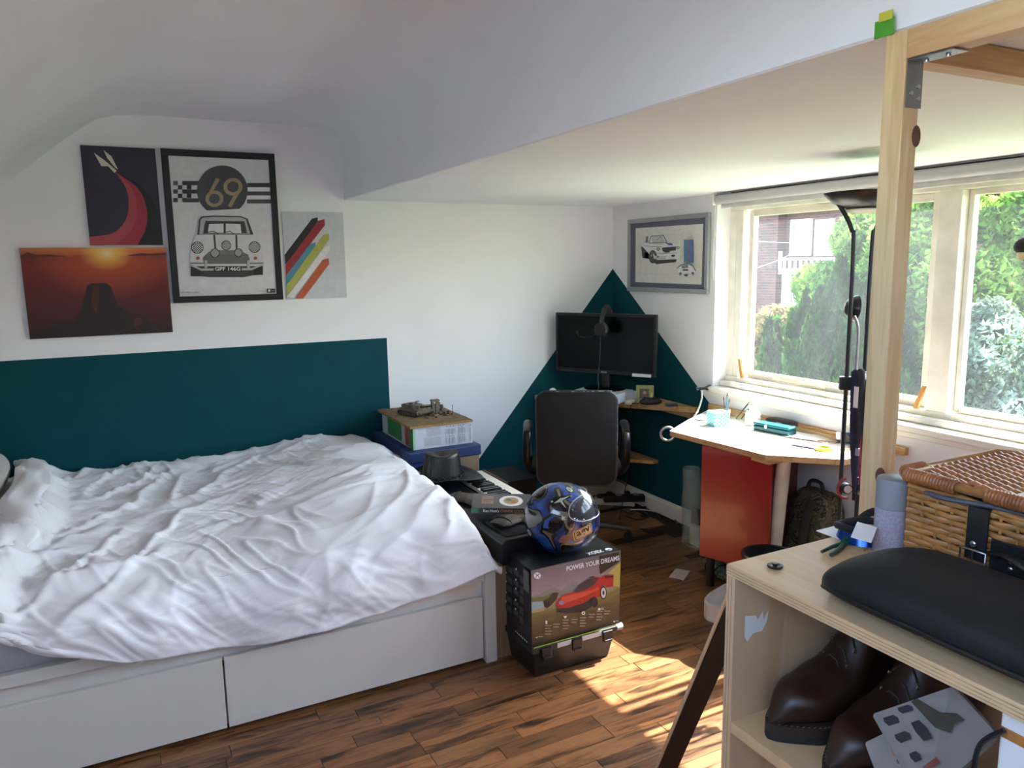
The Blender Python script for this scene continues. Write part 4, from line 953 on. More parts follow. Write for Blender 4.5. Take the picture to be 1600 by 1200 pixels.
g = thing('game_controller', 'black game controller on the corner desk below the yellow card', 'controller', (2.70, 3.51, .7225), R(-20))
b = MB()
b.grid(lambda u, v: ((.068 * math.cos(u * 6.2832)) * math.sin(v * 3.14159) ** .7, (.036 * math.sin(u * 6.2832) - .012 * math.cos(u * 12.566)) * math.sin(v * 3.14159) ** .7, .021 - .020 * math.cos(v * 3.14159)), 30, 12, closed_u=True)
b.build('controller_body', BLACKM, g, smooth=60)
b = MB(); [b.cyl((x, y, .036), (x, y, .048), .008, 10) for x, y in ((-.03, .008), (.02, -.01))]; b.build('thumb_sticks', BLACKP, g, smooth=40)
g = thing('black_pouch', 'black zip pouch lying behind the game controller', 'pouch', (2.775, 3.60, .7225), R(-35))
b = MB(); b.grid(lambda u, v: (.055 * math.cos(u * 6.2832) * math.sin(v * 3.14159) ** .5, .035 * math.sin(u * 6.2832) * math.sin(v * 3.14159) ** .5, .016 - .0155 * math.cos(v * 3.14159)), 24, 10, closed_u=True); b.build('pouch_body', BLACKM, g, smooth=60); MB().tube([(-.05, -.012, .024), (0, -.02, .032), (.05, -.012, .024)], .002, 6).build('zip', DARKG, g)
g = thing('memory_card_case', 'flat dark blue card case near the right tip of the corner desk', 'case', (2.785, 3.42, .7225), R(-30))
MB().bb((-.035, -.025, 0), (.035, .025, .010)).build('case_body', ink('case_blue', '24345e'), g, bevel=.002); P = Print(lambda u, v, h: (-.035 + u * .07, -.025 + v * .05, .010 + h)); P.rect(.2, .5, .5, .62, GL); P.rect(.6, .45, .8, .6, GM); P.build('case_print', g)
cab = tag(MB().tube(smoothpath([(2.60, 3.60, .7265), (2.66, 3.56, .727), (2.635, 3.605, .715), (2.627, 3.59, .66), (2.63, 3.60, .55), (2.64, 3.62, .40), (2.63, 3.65, .2), (2.55, 3.6, .02)], 8), .0028, 6).build('cable', BLACKP, smooth=60), 'thin black cable hanging over the front edge of the corner desk', 'cable')

# ================================================================== office chair
ch = thing('office_chair', 'black fabric office chair with worn edges seen from behind', 'chair', (2.16, 3.46, 0), R(-31))
FAB = mat('chair_fabric', '171615', .9, var=.12, scale=30, bump=.3, bs=400); PLA = mat('chair_plastic', '101114', .35, var=.1, scale=15, bump=.03)
# local: x right (as seen from behind), +y forward, back at y = -.24
def rrect(w_, h_, r_, n=6, cx=0, cz=0):
    o = []
    for (sx_, sz, a0) in ((1, 1, 0), (-1, 1, 90), (-1, -1, 180), (1, -1, 270)):
        for i in range(n + 1):
            a = R(a0 + 90 * i / n); o.append((cx + sx_ * (w_ / 2 - r_) + r_ * math.cos(a), cz + sz * (h_ / 2 - r_) + r_ * math.sin(a)))
    return o
BKW, BKH, BZ0 = .405, .50, .40
def backpanel(d0, d1, w_, h_, r_):
    b = MB(); pts = rrect(w_, h_, r_, 8, 0, BZ0 + BKH / 2); n = len(pts); vs = []
    for d in (d0, d1):
        for (x, z) in pts: vs.append((x, -.24 + d + .55 * x * x - .08 * (z - BZ0), z))
    # inner fan grid for curvature
    vs += [(x * .6, -.24 + d + .55 * (x * .6) ** 2 - .08 * ((BZ0 + BKH / 2 + (z - BZ0 - BKH / 2) * .6) - BZ0), BZ0 + BKH / 2 + (z - BZ0 - BKH / 2) * .6) for d in (d0 - (.01 if d0 < d1 else 0), d1 + .0) for (x, z) in pts]
    fs = [(i, (i + 1) % n, (i + 1) % n + n, i + n) for i in range(n)]
    for k in (0, 1):
        for i in range(n): fs.append((k * n + i, k * n + (i + 1) % n, (2 + k) * n + (i + 1) % n, (2 + k) * n + i))
        fs.append(tuple((2 + k) * n + i for i in range(n)))
    return b.add(vs, fs)
backpanel(.0, .022, BKW, BKH, .055).build('backrest', FAB, ch, smooth=50, bevel=.003)
backpanel(.0225, .075, BKW - .02, BKH - .02, .05).build('back_cushion', FAB, ch, smooth=50, bevel=.012)
b = MB(); pts = rrect(BKW + .004, BKH + .004, .057, 8, 0, BZ0 + BKH / 2); b.tube([(x, -.24 + .012 + .55 * x * x - .08 * (z - BZ0), z) for x, z in pts], .0075, 6, closed=True); b.build('edge_piping', mat('worn_vinyl', '2b2d31', .4, var=.2, scale=60), ch, smooth=60)
b = MB()
random.seed(5)
for i in range(26):
    if i < 14: x = random.uniform(-.10, .19); z = BZ0 + BKH + .0045
    else: x = BKW / 2 + .006; z = random.uniform(BZ0 + .2, BZ0 + BKH - .08)
    b.ball((x, -.24 + .006 + .55 * x * x - .08 * (z - BZ0), z), (random.uniform(.003, .009) if i < 14 else .002, .003, .002 if i < 14 else random.uniform(.003, .009)), 6)
o = b.build('worn_patches', mat('worn_foam', '8d8b88', .9), ch); o['kind'] = 'stuff'
b = MB(); b.grid(lambda u, v: ((.245 * abs(math.cos(u * 6.2832)) ** .55 * (1 if math.cos(u * 6.2832) > 0 else -1)) * math.sin(v * 3.14159) ** .25, (.235 * abs(math.sin(u * 6.2832)) ** .55 * (1 if math.sin(u * 6.2832) > 0 else -1)) * math.sin(v * 3.14159) ** .25 + .03, .455 - .04 * math.cos(v * 3.14159)), 48, 12, closed_u=True)
b.build('seat', FAB, ch, smooth=60)
MB().bb((-.16, -.15, .385), (.16, .18, .412)).build('seat_plate', BLACKP, ch, bevel=.006)
b = MB(); b.tube(smoothpath([(0, -.10, .40), (0, -.16, .385), (0, -.20, .40), (0, -.20, .42)], 5), .02, 8, flat=1.8); b.build('back_bracket', PLA, ch, smooth=60)
for s_ in (-1, 1):
    b = MB(); b.tube(smoothpath([(s_ * .20, .12, .40), (s_ * .255, .10, .44), (s_ * .265, .12, .56), (s_ * .262, .10, .655), (s_ * .262, 0, .67), (s_ * .262, -.12, .665), (s_ * .264, -.155, .60), (s_ * .264, -.13, .50), (s_ * .25, -.06, .43), (s_ * .20, -.04, .40)], 6), .013, 10, flat=1.7); b.build('armrest', PLA, ch, smooth=60)
    b = MB(); b.tube([(s_ * .262, .10, .672), (s_ * .262, .03, .684), (s_ * .262, -.06, .684), (s_ * .262, -.14, .664)], [.018, .024, .024, .018], 12, flat=.55); b.build('arm_pad', PLA, ch, smooth=60)
MB().tube([(.16, -.05, .40), (.24, -.10, .385), (.27, -.12, .37)], .007, 8).build('lever', BLACKP, ch, smooth=60)
b = MB(); b.cyl((0, 0, .10), (0, 0, .24), .028, 18); b.cyl((0, 0, .24), (0, 0, .385), .016, 16); b.build('gas_column', BLACKP, ch, smooth=40)
for i in range(5):
    a = R(72 * i + 3); c_, s_ = math.cos(a), math.sin(a)
    MB().tube([(c_ * .02, s_ * .02, .115), (c_ * .15, s_ * .15, .10), (c_ * .30, s_ * .30, .075)], [.03, .024, .017], 8, flat=.7).build('base_leg', mat('base_grey', '2f3033', .4), ch, smooth=50)
    b = MB(); q = Vector((c_ * .295, s_ * .295, 0)); n_ = Vector((-s_, c_, 0)); b.cyl(q + n_ * .008 + Vector((0, 0, .027)), q + n_ * .026 + Vector((0, 0, .027)), .026, 16); b.cyl(q - n_ * .008 + Vector((0, 0, .027)), q - n_ * .026 + Vector((0, 0, .027)), .026, 16); b.cyl(q + Vector((0, 0, .03)), q + Vector((0, 0, .075)), .008, 8); b.build('caster', BLACKP, ch, smooth=40)

# ================================================================== craft desk by the window
DZ = .73
dk = thing('craft_desk', 'angled wooden craft desk in full sun below the window', 'desk', (2.6, 2.6, 0))
TOPW = mat('desk_white_laminate', 'd9d3cb', .35, var=.02)
dpoly = [(2.338, 2.88), (2.382, 2.305), (2.60, 2.085), (2.86, 2.085), (2.875, 3.20), (2.62, 3.06)]
b = MB(); b.prism(dpoly, DZ - .026, DZ - .001, 'z'); local(b, dk).build('desk_board', wood('desk_edge_ply', 'c29a6c', 'a87c50', 'y', 1.2, .5, 9), dk)
b = MB(); b.prism([(x * .9995 + .0, y) for x, y in dpoly], DZ - .0009, DZ, 'z'); local(b, dk).build('desk_surface', TOPW, dk)
lb(dk, 'wall_batten', OAKTOP, [((2.862, 2.0, DZ - .0), (XW - .002, 3.2, DZ + .032))]); lb(dk, 'rear_ledge', PINEY, [((2.845, 2.2, DZ + .0005), (2.8615, 3.0, DZ + .02))])
lb(dk, 'edge_block', OAKTOP, [((2.40, 2.30, DZ - .046), (2.50, 2.40, DZ - .0265))])
b = MB(); b.cyl((2.525, 2.33, DZ - .034), (2.525, 2.33, DZ - .0265), .055, 20); local(b, dk).build('leg_plate', mat('leg_cream', 'c8b9a2', .35), dk, smooth=40)
b = MB(); b.cyl((2.525, 2.33, DZ - .035), (2.50, 2.365, .0), .030, 24, r1=.030); local(b, dk).build('leg', mat('leg_cream', 'c8b9a2', .35), dk, smooth=40)
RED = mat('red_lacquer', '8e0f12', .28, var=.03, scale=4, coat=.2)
rd = thing('red_cabinet', 'bright red lacquered drawer cabinet under the craft desk', 'cabinet', (2.6, 2.5, .165))
rp_ = [(2.335 + .03, 2.665), (2.475, 2.345), (2.80, 2.50), (2.665, 2.82)]
RZ0, RZ1 = .166, DZ - .028
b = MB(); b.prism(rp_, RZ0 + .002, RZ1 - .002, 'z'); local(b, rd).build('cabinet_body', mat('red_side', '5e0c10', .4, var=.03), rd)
def shift(pts, d): 
    n = Vector((pts[0][1] - pts[1][1], pts[1][0] - pts[0][0])).normalized(); return [(a - n.x * d * s_, b_ - n.y * d * s_) for (a, b_), s_ in zip([pts[0], pts[1], pts[1], pts[0]], (0, 0, 1, 1))]
f0, f1 = Vector(rp_[0]), Vector(rp_[1]); nrm = Vector((-(f1 - f0).y, (f1 - f0).x)).normalized()
if nrm.x > 0: nrm = -nrm
fr = [f0 + nrm * .019, f1 + nrm * .019, f1 + nrm * .001, f0 + nrm * .001]
b = MB(); b.prism([tuple(q) for q in fr], RZ0, RZ1, 'z'); local(b, rd).build('front_panel', RED, rd, bevel=.002)
for (x, y) in ((2.42, 2.66), (2.52, 2.42), (2.76, 2.52), (2.66, 2.76)):
    b = MB(); b.cyl((x, y, 0), (x, y, RZ0 + .001), .02, 12); local(b, rd).build('cabinet_leg', BLACKP, rd, smooth=40)
# things on the craft desk
def dp(px, py, z=DZ + .0008): p_ = on('z', px, py, z); return (p_.x, p_.y, z)
CYAN = mat('turquoise', '3fa9b8', .5, var=.05)
tb_ = thing('checked_box', 'turquoise and white checked square box on the craft desk', 'box', dp(1121, 664), R(-10)); tb_.scale = (1.3,) * 3
MB().bb((-.032, -.028, 0), (.032, .028, .055)).build('box_body', ink('pale_cyan', '9fd0d6'), tb_, bevel=.002)
P = Print(lambda u, v, h: (-.032 - h, .028 - u * .056, v * .055)); P2 = Print(lambda u, v, h: (-.032 + u * .064, -.028 - h, v * .055))
for Q in (P, P2):
    for i in range(7):
        for j in range(7):
            if (i + j) % 2 == 0: Q.b.add([Q.fn((i + a_) / 7, (j + c_) / 7 * .9, .0004) for a_, c_ in ((0, 0), (1, 0), (1, 1), (0, 1))], [(0, 1, 2, 3)], Q.mi(CYAN))
P.build('side_print', tb_); P2.build('front_print', tb_)
g = thing('white_bottle', 'squat white plastic glue bottle behind the checked box', 'bottle', dp(1176, 663), 0); g.scale = (1.2,) * 3
b = MB(); b.lathe([(0, 0), (.030, 0), (.032, .004), (.032, .045), (.026, .055), (.012, .058), (.012, .062)], 20); b.build('bottle_body', OLDW, g, smooth=40); MB().lathe([(.015, .0625), (.016, .064), (.016, .077), (.013, .079), (0, .079)], 16).build('cap', PW, g, smooth=40)
g = thing('brush_pot', 'clear pot of upright paint brushes behind the checked box', 'pot', dp(1134, 655), 0)
b = MB(); b.lathe([(.020, 0), (.023, .05), (.0215, .05), (.019, .002)], 20); b.build('pot_body', mat('frosted_plastic', 'd5dadb', .2, alpha=.5), g, smooth=40)
for i, (x, y, L, lab) in enumerate(((.006, .004, .12, 'blue painted brush'), (-.008, .0, .105, None), (.0, -.009, .095, None))):
    br = MB().tube([(x * .5, y * .5, .004), (x * 2.2, y * 2.2, L)], [.003, .0025], 8).build('brush', ink('brush_' + str(i), ('2f7f9a', '3b3430', '5a6e72')[i]), g)
    MB().tube([(x * 2.2, y * 2.2, L + .0005), (x * 2.4, y * 2.4, L + .018)], [.0035, .001], 8).build('bristles', DARKG, br)
for (px, ln_, lab) in ((1150, .10, 'slim black paint brush leaning at the window side of the white bottle'), (1158, .115, 'longer dark paint brush leaning beside a slimmer one')):
    p0 = Vector(dp(px, 655)); d = Vector((.55, -.1, .6)).normalized() * ln_
    g = thing('paint_brush', lab, 'brush', p0); MB().tube([(0, 0, .003), d + Vector((0, 0, .003))], [.0022, .003], 8).build('handle', KG, g); MB().tube([d * 1.01 + Vector((0, 0, .003)), d * 1.15 + Vector((0, 0, .003))], [.0032, .0012], 8).build('ferrule', SILVER, g)
g = thing('small_tray', 'small black rimmed tray of tools behind the white bottle', 'tray', dp(1160, 648), R(-20)); MB().bb((-.04, -.025, 0), (.04, .025, .006)).build('tray_base', BLACKP, g, bevel=.002); MB().tube([(-.04, -.025, .012), (.04, -.025, .012), (.04, .025, .012), (-.04, .025, .012)], .003, 6, closed=True).build('tray_rim', DARKG, g); MB().ball((.0, .0, .014), (.025, .012, .008), 10).build('tool', mat('ochre_paint', '9a7b35', .6), g)
g = thing('pencil_tin', 'dark teal rectangular pencil tin in the middle of the craft desk', 'tin', dp(1210, 675), R(-80)); g.scale = (1.25, 1.25, 1.5)
MB().bb((-.078, -.026, 0), (.078, .026, .017)).build('tin_body', mat('tin_teal', '0f4a52', .3, .3), g, bevel=.004); MB().bb((-.079, -.027, .0175), (.079, .027, .026)).build('tin_lid', mat('tin_lid', '17606a', .25, .3), g, bevel=.004); MB().cyl((-.02, -.0272, .018), (-.02, -.0295, .018), .006, 12).build('clasp', SILVER, g)
g = thing('glasses_case', 'long dark purple brown zip case behind the pencil tin', 'case', dp(1222, 667), R(-84)); g.scale = (.85, .85, 1.1)
b = MB(); b.grid(lambda u, v: (.115 * abs(math.cos(u * 6.2832)) ** .5 * (1 if math.cos(u * 6.2832) > 0 else -1) * math.sin(v * 3.14159) ** .4, .030 * math.sin(u * 6.2832) * math.sin(v * 3.14159) ** .4 + .0, .019 - .0185 * math.cos(v * 3.14159)), 40, 12, closed_u=True); b.build('case_body', mat('case_aubergine', '2e2128', .4, var=.1), g, smooth=60); MB().tube([(-.11, -.02, .02), (0, -.030, .022), (.11, -.02, .02)], .0018, 6).build('zip', SILVER, g)
PAPM = mat('white_paper', 'e8e6e2', .7, var=.01)
for (px, py, w_, h_, rz, lab) in ((1262, 684, .12, .17, 20, 'large white paper sheet right of the pencil tin'), (1100, 655, .10, .07, 15, 'white paper slip at the left corner of the craft desk')):
    p_ = dp(px, py); b = MB(); b.grid(lambda u, v: ((u - .5) * w_, (v - .5) * h_, .0008 + .006 * (abs(u - .5) * 2) ** 4), 12, 6); o = b.build('paper_sheet', PAPM, solid=.0006); o.location = p_; o.rotation_euler.z = R(rz); tag(o, lab, 'paper')
g = thing('adhesive_tape', 'roll of bright yellow tape at the angled front of the desk', 'tape', dp(1288, 703), R(10)); b = MB(); b.lathe([(.022, 0), (.038, 0), (.038, .013), (.022, .013), (.022, 0)], 30); b.build('tape_roll', mat('tape_yellow', 'cfc22a', .4), g, smooth=40)
g = thing('sunglasses', 'thin framed glasses folded beside the yellow tape', 'glasses', dp(1293, 694), R(-60)); b = MB(); b.tube([(.02 + .018 * math.cos(R(a)), .014 * math.sin(R(a)), .01) for a in range(0, 360, 30)], .0015, 6, closed=True); b.tube([(-.025 + .018 * math.cos(R(a)), .014 * math.sin(R(a)), .01) for a in range(0, 360, 30)], .0015, 6, closed=True); b.tube([(.038, 0, .01), (.045, .03, .006), (-.02, .045, .003)], .0015, 6); b.build('frame', mat('amber_frame', '6f4a36', .3), g, smooth=60)
g = thing('pocket_camera', 'blue and silver pocket camera at the right end of the craft desk', 'camera', dp(1322, 692), R(-70)); MB().bb((-.04, -.014, 0), (.04, .014, .048)).build('camera_body', mat('camera_blue', '27406e', .35), g, bevel=.008, bseg=3); MB().bb((-.041, -.0155, .01), (-.02, .0155, .049)).build('silver_band', SILVER, g, bevel=.004); MB().cyl((.01, -.0145, .024), (.01, -.024, .024), .015, 18).build('lens', DARKG, g, smooth=40)
g = thing('craft_knife', 'slim dark craft knife lying on the sunny desk near its angled edge', 'knife', dp(1256, 699), R(-72)); MB().bb((-.055, -.005, 0), (.045, .005, .006)).build('knife_handle', ink('knife_purple', '3b2f6e'), g, bevel=.0015); MB().bb((.0455, -.003, .002), (.065, .003, .003)).build('blade', SILVER, g)
for i, (px, py) in enumerate(((1325, 703), (1338, 700))):
    g = thing('wooden_stick', ('short wooden stick nearest the desk edge beside the camera', 'pale wooden stick crossing behind the first beside the camera')[i], 'stick', dp(px, py), R(-30 - 25 * i)); MB().bb((-.035, -.004, 0), (.035, .004, .005)).build('stick_body', PINEX, g)
# magnifier ring clamped at the corner of the sill
g = thing('clamp_magnifier', 'magnifier with a chrome ring held out left of the desk by an arm', 'magnifier', (2.37, 2.93, .70))
P0 = on('y', 1043, 678, 2.93)
cr_ = P0 - g.location
b = MB(); rr_ = .034
axd = Vector((.456, .89, 0)); ux = Vector((.89, -.456, 0))
b.tube([cr_ + ux * rr_ * math.cos(R(a)) + Vector((0, 0, 1)) * rr_ * math.sin(R(a)) for a in range(0, 360, 12)], .007, 8, closed=True); b.build('chrome_ring', SILVER, g, smooth=60)
b = MB(); b.tube([cr_ + ux * .036, cr_ + ux * .08 + Vector((0, 0, .016)), cr_ + ux * .105 + Vector((.03, .0, .03))], .006, 8); b.build('arm', GREY, g, smooth=60)
g2 = thing('desk_clamp', 'black spring clamp with a white flexible arm at the end of the sill', 'clamp', (2.80, 3.215, .83))
A = on('y', 1098, 607, 3.2) - g2.location
b = MB(); b.box(A + Vector((0, 0, .0)), (.05, .02, .012)); b.tube([A + Vector((-.05, 0, .008)), A, A + Vector((.05, 0, -.012))], .005, 6); b.tube([A + Vector((-.045, 0, -.004)), A, A + Vector((.055, 0, .014))], .005, 6); b.build('jaws', BLACKP, g2, smooth=40)
Bq = on('y', 1083, 652, 3.12) - g2.location
MB().tube(smoothpath([A + Vector((-.005, 0, -.006)), A + Vector((-.006, 0, -.06)), Bq + Vector((.03, 0, .03)), Bq], 6), .005, 8).build('flexible_arm', OLDW, g2, smooth=60)

# ================================================================== floor things in the corner
CB = BLACKP
def cable(pts, r_, m, lab): return tag(MB().tube(smoothpath(pts, 8), r_, 6).build('power_cable', m, smooth=60), lab, 'cable')
def fp(px, py, z=.004): p_ = on('z', px, py, z); return (p_.x, p_.y, z)
cable([fp(985, 800), fp(1010, 792), fp(1045, 806), fp(1058, 818), fp(1035, 828), fp(1000, 826)], .004, CB, 'black cable looping on the floor nearest the red cabinet')
cable([fp(975, 806, .006), fp(1000, 812, .008), fp(1025, 803, .008), fp(1040, 822, .008), fp(1065, 832, .006)], .0035, CB, 'thin dark cable wandering from the chair towards the plastic bag')
cable([fp(985, 796, .02), fp(1010, 797, .016), fp(1040, 803, .012), fp(1058, 811, .01)], .004, OLDW, 'white cable curving along the skirting behind the chair')
cable([fp(960, 790, .01), fp(985, 803, .012), fp(1000, 795, .012), fp(1015, 806, .012), fp(1032, 812, .012)], .004, CB, 'black cable tangled right beside the power strips')
for i, (px, py, z, rz, lab, m) in enumerate(((960, 788, 0.001, -40, 'white power strip on the floor behind the chair', OLDW), (975, 783, .046, -25, 'black power strip resting on top of the white one', BLACKP))):
    g = thing('power_strip', lab, 'power strip', (*fp(px, py, z)[:2], z), R(rz))
    MB().bb((-.13, -.028, 0), (.13, .028, .04)).build('strip_body', m, g, bevel=.004)
    for k in range(4):
        o = MB().bb((-.11 + k * .056, -.02, .0405), (-.075 + k * .056, .02, .046 if k % 2 else .062)).build('plug', BLACKP if k % 2 == 0 else GREY, g, bevel=.003)
n_ = fp(1062, 898, .0012); b = MB(); b.add([(*fp(a_, c_, .0012)[:2], .0012) for a_, c_ in ((1045, 902), (1056, 888), (1078, 892), (1068, 907), (1058, 904))], [(0, 1, 2, 3, 4)]); o = b.build('paper_note', mat('note_paper', 'c4b9b8', .8), solid=.0006, fixn=False); tag(o, 'torn pinkish white paper note lying alone on the floor', 'paper')
# plastic bag beside the red cabinet
pbm = NT('clear_plastic'); pbm.b.inputs['Base Color'].default_value = lin('9fb0ab'); pbm.b.inputs['Roughness'].default_value = .15; pbm.b.inputs['Alpha'].default_value = .4; pbm.bump(pbm.noise(pbm.coords(), 30, 4), .5, .01)
g = thing('plastic_bag', 'crumpled clear plastic bag leaning between the skirting and the red cabinet', 'bag', (2.72, 3.10, 0))
b = MB(); b.grid(lambda u, v: ((.07 + .03 * nz(v * 4, u * 5, 2)) * math.cos(u * 6.2832) * (1 - .35 * v), (.10 + .03 * nz(v * 5, u * 4, 8)) * math.sin(u * 6.2832) * (1 - .5 * v) + .06 * v, .004 + v * .42), 40, 24, closed_u=True); b.build('bag_film', pbm.m, g, smooth=70)
MB().bb((-.03, -.05, .005), (.03, .03, .12)).build('packet', mat('packet_white', 'c6c4c0', .5), g); MB().bb((-.032, -.052, .13), (.03, .02, .22)).build('packet', BLACKP, g, bevel=.004)
# camouflage boots / roll on floor
CAM = NT('camouflage'); vv_ = CAM.noise(CAM.coords(), 16, 3, .5, 1); CAM.link(CAM.ramp(vv_, [(0, lin('5c5540')), (.42, lin('46452f')), (.5, lin('6e6248')), (.56, lin('2c2a20')), (.62, lin('574f38'))], 'CONSTANT'), CAM.b.inputs['Base Color']); CAM.b.inputs['Roughness'].default_value = .9
CAMG = NT('camouflage_green'); vv_ = CAMG.noise(CAMG.coords(), 40, 3, .5, 1); CAMG.link(CAMG.ramp(vv_, [(0, lin('41564c')), (.46, lin('6d7a66')), (.55, lin('2a352e')), (.62, lin('8d8d7c'))], 'CONSTANT'), CAMG.b.inputs['Base Color']); CAMG.b.inputs['Roughness'].default_value = .9
a_ = Vector(fp(1105, 876, .035)); c_ = Vector(fp(1140, 905, .035)); g = thing('rolled_scarf', 'rolled green patterned scarf on the floor by the red cabinet', 'scarf', ((a_ + c_) / 2).to_tuple()[:2] + (0,))
b = MB()
aa, cc = a_ - g.location, c_ - g.location
b.grid(lambda u, v: tuple(aa.lerp(cc, v) + Vector((0, 0, .006)) + (Vector((0, 0, 1)) * math.sin(u * 6.2832) * .8 + (cc - aa).normalized().cross(Vector((0, 0, 1))) * math.cos(u * 6.2832)) * (.045 * (math.sin(v * 3.14159) ** .3) * (1 + .25 * nz(v * 7, math.cos(u * 6.28) * 2, math.sin(u * 6.28) * 2)))), 26, 26, closed_u=True)
b.build('scarf_roll', CAMG.m, g, smooth=70)
for k in (.3, .7):
    q = aa.lerp(cc, k); dd_ = (cc - aa).normalized().cross(Vector((0, 0, 1))); MB().tube([q + Vector((0, 0, .004)) + (Vector((0, 0, 1)) * math.sin(R(an)) * .8 + dd_ * math.cos(R(an))) * .046 for an in range(0, 360, 20)], .004, 6, closed=True).build('tie', BLACKM, g, smooth=60)
# backpack
bpk = thing('camouflage_backpack', 'camouflage backpack leaning against the wall under the craft desk', 'backpack', (2.72, 2.36, 0), rot=(0, R(7), R(-12)))
def sq(c, p_): return abs(c) ** p_ * (1 if c > 0 else -1)
b = MB(); b.grid(lambda u, v: (.085 * sq(math.cos(u * 6.2832), .6) * math.sin(min(1, v * 1.0) * 3.14159) ** .28, (.165 - .05 * v * v) * sq(math.sin(u * 6.2832), .6) * math.sin(v * 3.14159) ** .28, .255 - .25 * math.cos(v * 3.14159) + .005 * nz(u * 9, v * 9)), 44, 26, closed_u=True); b.build('main_bag', CAM.m, bpk, smooth=70)
b = MB(); b.grid(lambda u, v: (-.085 + .035 * sq(math.cos(u * 6.2832), .6) * math.sin(v * 3.14159) ** .4, .12 * sq(math.sin(u * 6.2832), .6) * math.sin(v * 3.14159) ** .4, .15 - .12 * math.cos(v * 3.14159)), 32, 16, closed_u=True); b.build('front_pocket', CAM.m, bpk, smooth=70)
for s_ in (-1, 1): MB().tube(smoothpath([(-.075, s_ * .05, .47), (-.115, s_ * .075, .40), (-.12, s_ * .08, .25), (-.128, s_ * .085, .12), (-.10, s_ * .09, .03)], 5), .020, 8, flat=.35).build('shoulder_strap', mat('olive_strap', '2c2b20', .9), bpk, smooth=60)
MB().tube(smoothpath([(-.03, .05, .49), (-.03, .035, .54), (-.03, -.035, .545), (-.03, -.06, .49)], 6), .009, 8).build('grab_handle', mat('olive_strap', '2c2b20', .9), bpk, smooth=60)
# black round hat-like bin
g = thing('black_bucket', 'black round bucket behind the plywood shelf unit corner', 'bucket', (*on('z', 1204, 866, .36)[:2], 0)); b = MB(); b.lathe([(0, 0), (.085, 0), (.108, .345), (.115, .345), (.115, .36), (.101, .36), (.080, .006)], 32); b.build('bucket_body', BLACKP, g, smooth=40); MB().tube([(.108 * math.cos(R(a)), .108 * math.sin(R(a)), .33 - .06 * math.sin(R(a))) for a in range(0, 181, 12)], .003, 6).build('bucket_handle', BLACKP, g, smooth=60)
# white tray stand
g = thing('white_tray', 'white curved plastic tray on the floor beside the shelf unit', 'tray', (2.33, 2.42, 0))
a0 = Vector(fp(1102, 962, 0)) - g.location
b = MB(); outl = [fp(1104, 969, 0), fp(1100, 960, 0), fp(1112, 948, 0), fp(1140, 932, 0), fp(1170, 922, 0), fp(1230, 950, 0), fp(1180, 990, 0), fp(1130, 978, 0)]
outl = [(x - g.location.x, y - g.location.y) for x, y, _ in outl]; op = smoothpath([(x, y, 0) for x, y in outl + outl[:1]], 5)[:-1]
n = len(op); cen = sum((Vector(q) for q in op), Vector()) / n; vs = [(p.x, p.y, 0) for p in op] + [(p.x, p.y, .075) for p in op] + [tuple(cen + (Vector(p) - cen) * .93 + Vector((0, 0, .075))) for p in op] + [tuple(cen + (Vector(p) - cen) * .93 + Vector((0, 0, .006))) for p in op]
fs = [(i + k * n, (i + 1) % n + k * n, (i + 1) % n + (k + 1) * n, i + (k + 1) * n) for k in range(3) for i in range(n)] + [tuple(range(n)), tuple(3 * n + i for i in range(n))]
b.add(vs, fs).build('tray_body', mat('tray_white', 'd2c9c4', .4), g, smooth=40)

# ================================================================== torchiere lamp
LX, LY = 2.35, 1.855
lp = thing('floor_lamp', 'tall twin pole floor lamp with a black dish shade by the window', 'lamp', (LX, LY, 0))
LB = mat('lamp_black', '16171a', .35, var=.1)
pc = Vector((LX, LY)); 
b = MB(); b.lathe([(0, 0), (.13, 0), (.13, .015), (.11, .022), (0, .028)], 36); b.build('lamp_base', LB, lp, smooth=40)
tdir = Vector((.77, -.64, 0)).normalized()
for s_ in (-1, 1):
    b = MB(); off_ = tdir * .030
    b.tube(smoothpath([tdir * s_ * .03 + Vector((0, 0, .02)), tdir * s_ * .03 + Vector((0, 0, .8)), tdir * s_ * .030 + Vector((0, 0, 1.55)), tdir * s_ * .04 + Vector((0, 0, 1.65)), tdir * s_ * .075 + Vector((0, 0, 1.72)), tdir * s_ * .10 + Vector((0, 0, 1.755))], 8), .0078, 10); b.build('pole', LB, lp, smooth=60)
b = MB(); b.lathe([(.0, 1.715), (.06, 1.72), (.105, 1.742), (.135, 1.770), (.137, 1.776), (.130, 1.776), (.10, 1.752), (.055, 1.735), (0, 1.732)], 48); b.build('dish_shade', LB, lp, smooth=50)
b = MB(); b.lathe([(0, 1.703), (.045, 1.705), (.062, 1.714), (.062, 1.7185), (0, 1.7145)], 32); b.build('glass_diffuser', mat('diffuser_white', 'd8d4c6', .3), lp, smooth=50)
MB().box((0, 0, 1.10), (.11, .03, .05), 0, Matrix.Rotation(math.atan2(tdir.y, tdir.x), 4, 'Z')).build('collar', LB, lp, bevel=.006)
# reading arm
b = MB(); b.tube(smoothpath([tdir * -.0 + Vector((0, 0, 1.10)), tdir * .002 + Vector((0, 0, 1.2)), tdir * .0 + Vector((0, 0, 1.30)), tdir * -.015 + Vector((0, 0, 1.345))], 6), .005, 8); b.build('reading_arm', SILVER, lp, smooth=60)
b = MB(); hd = on('x', 1320, 480, LX) - Vector((LX, LY, 0)); rot = Vector((.86, -.5, -.12)).to_track_quat('Z', 'Y').to_matrix().to_4x4()
b.lathe([(0, 0), (.018, .003), (.036, .016), (.046, .034), (.048, .04), (.043, .038), (.033, .02), (0, .006)], 32, mx=Matrix.Translation(hd) @ rot); b.build('reading_head', LB, lp, smooth=50)
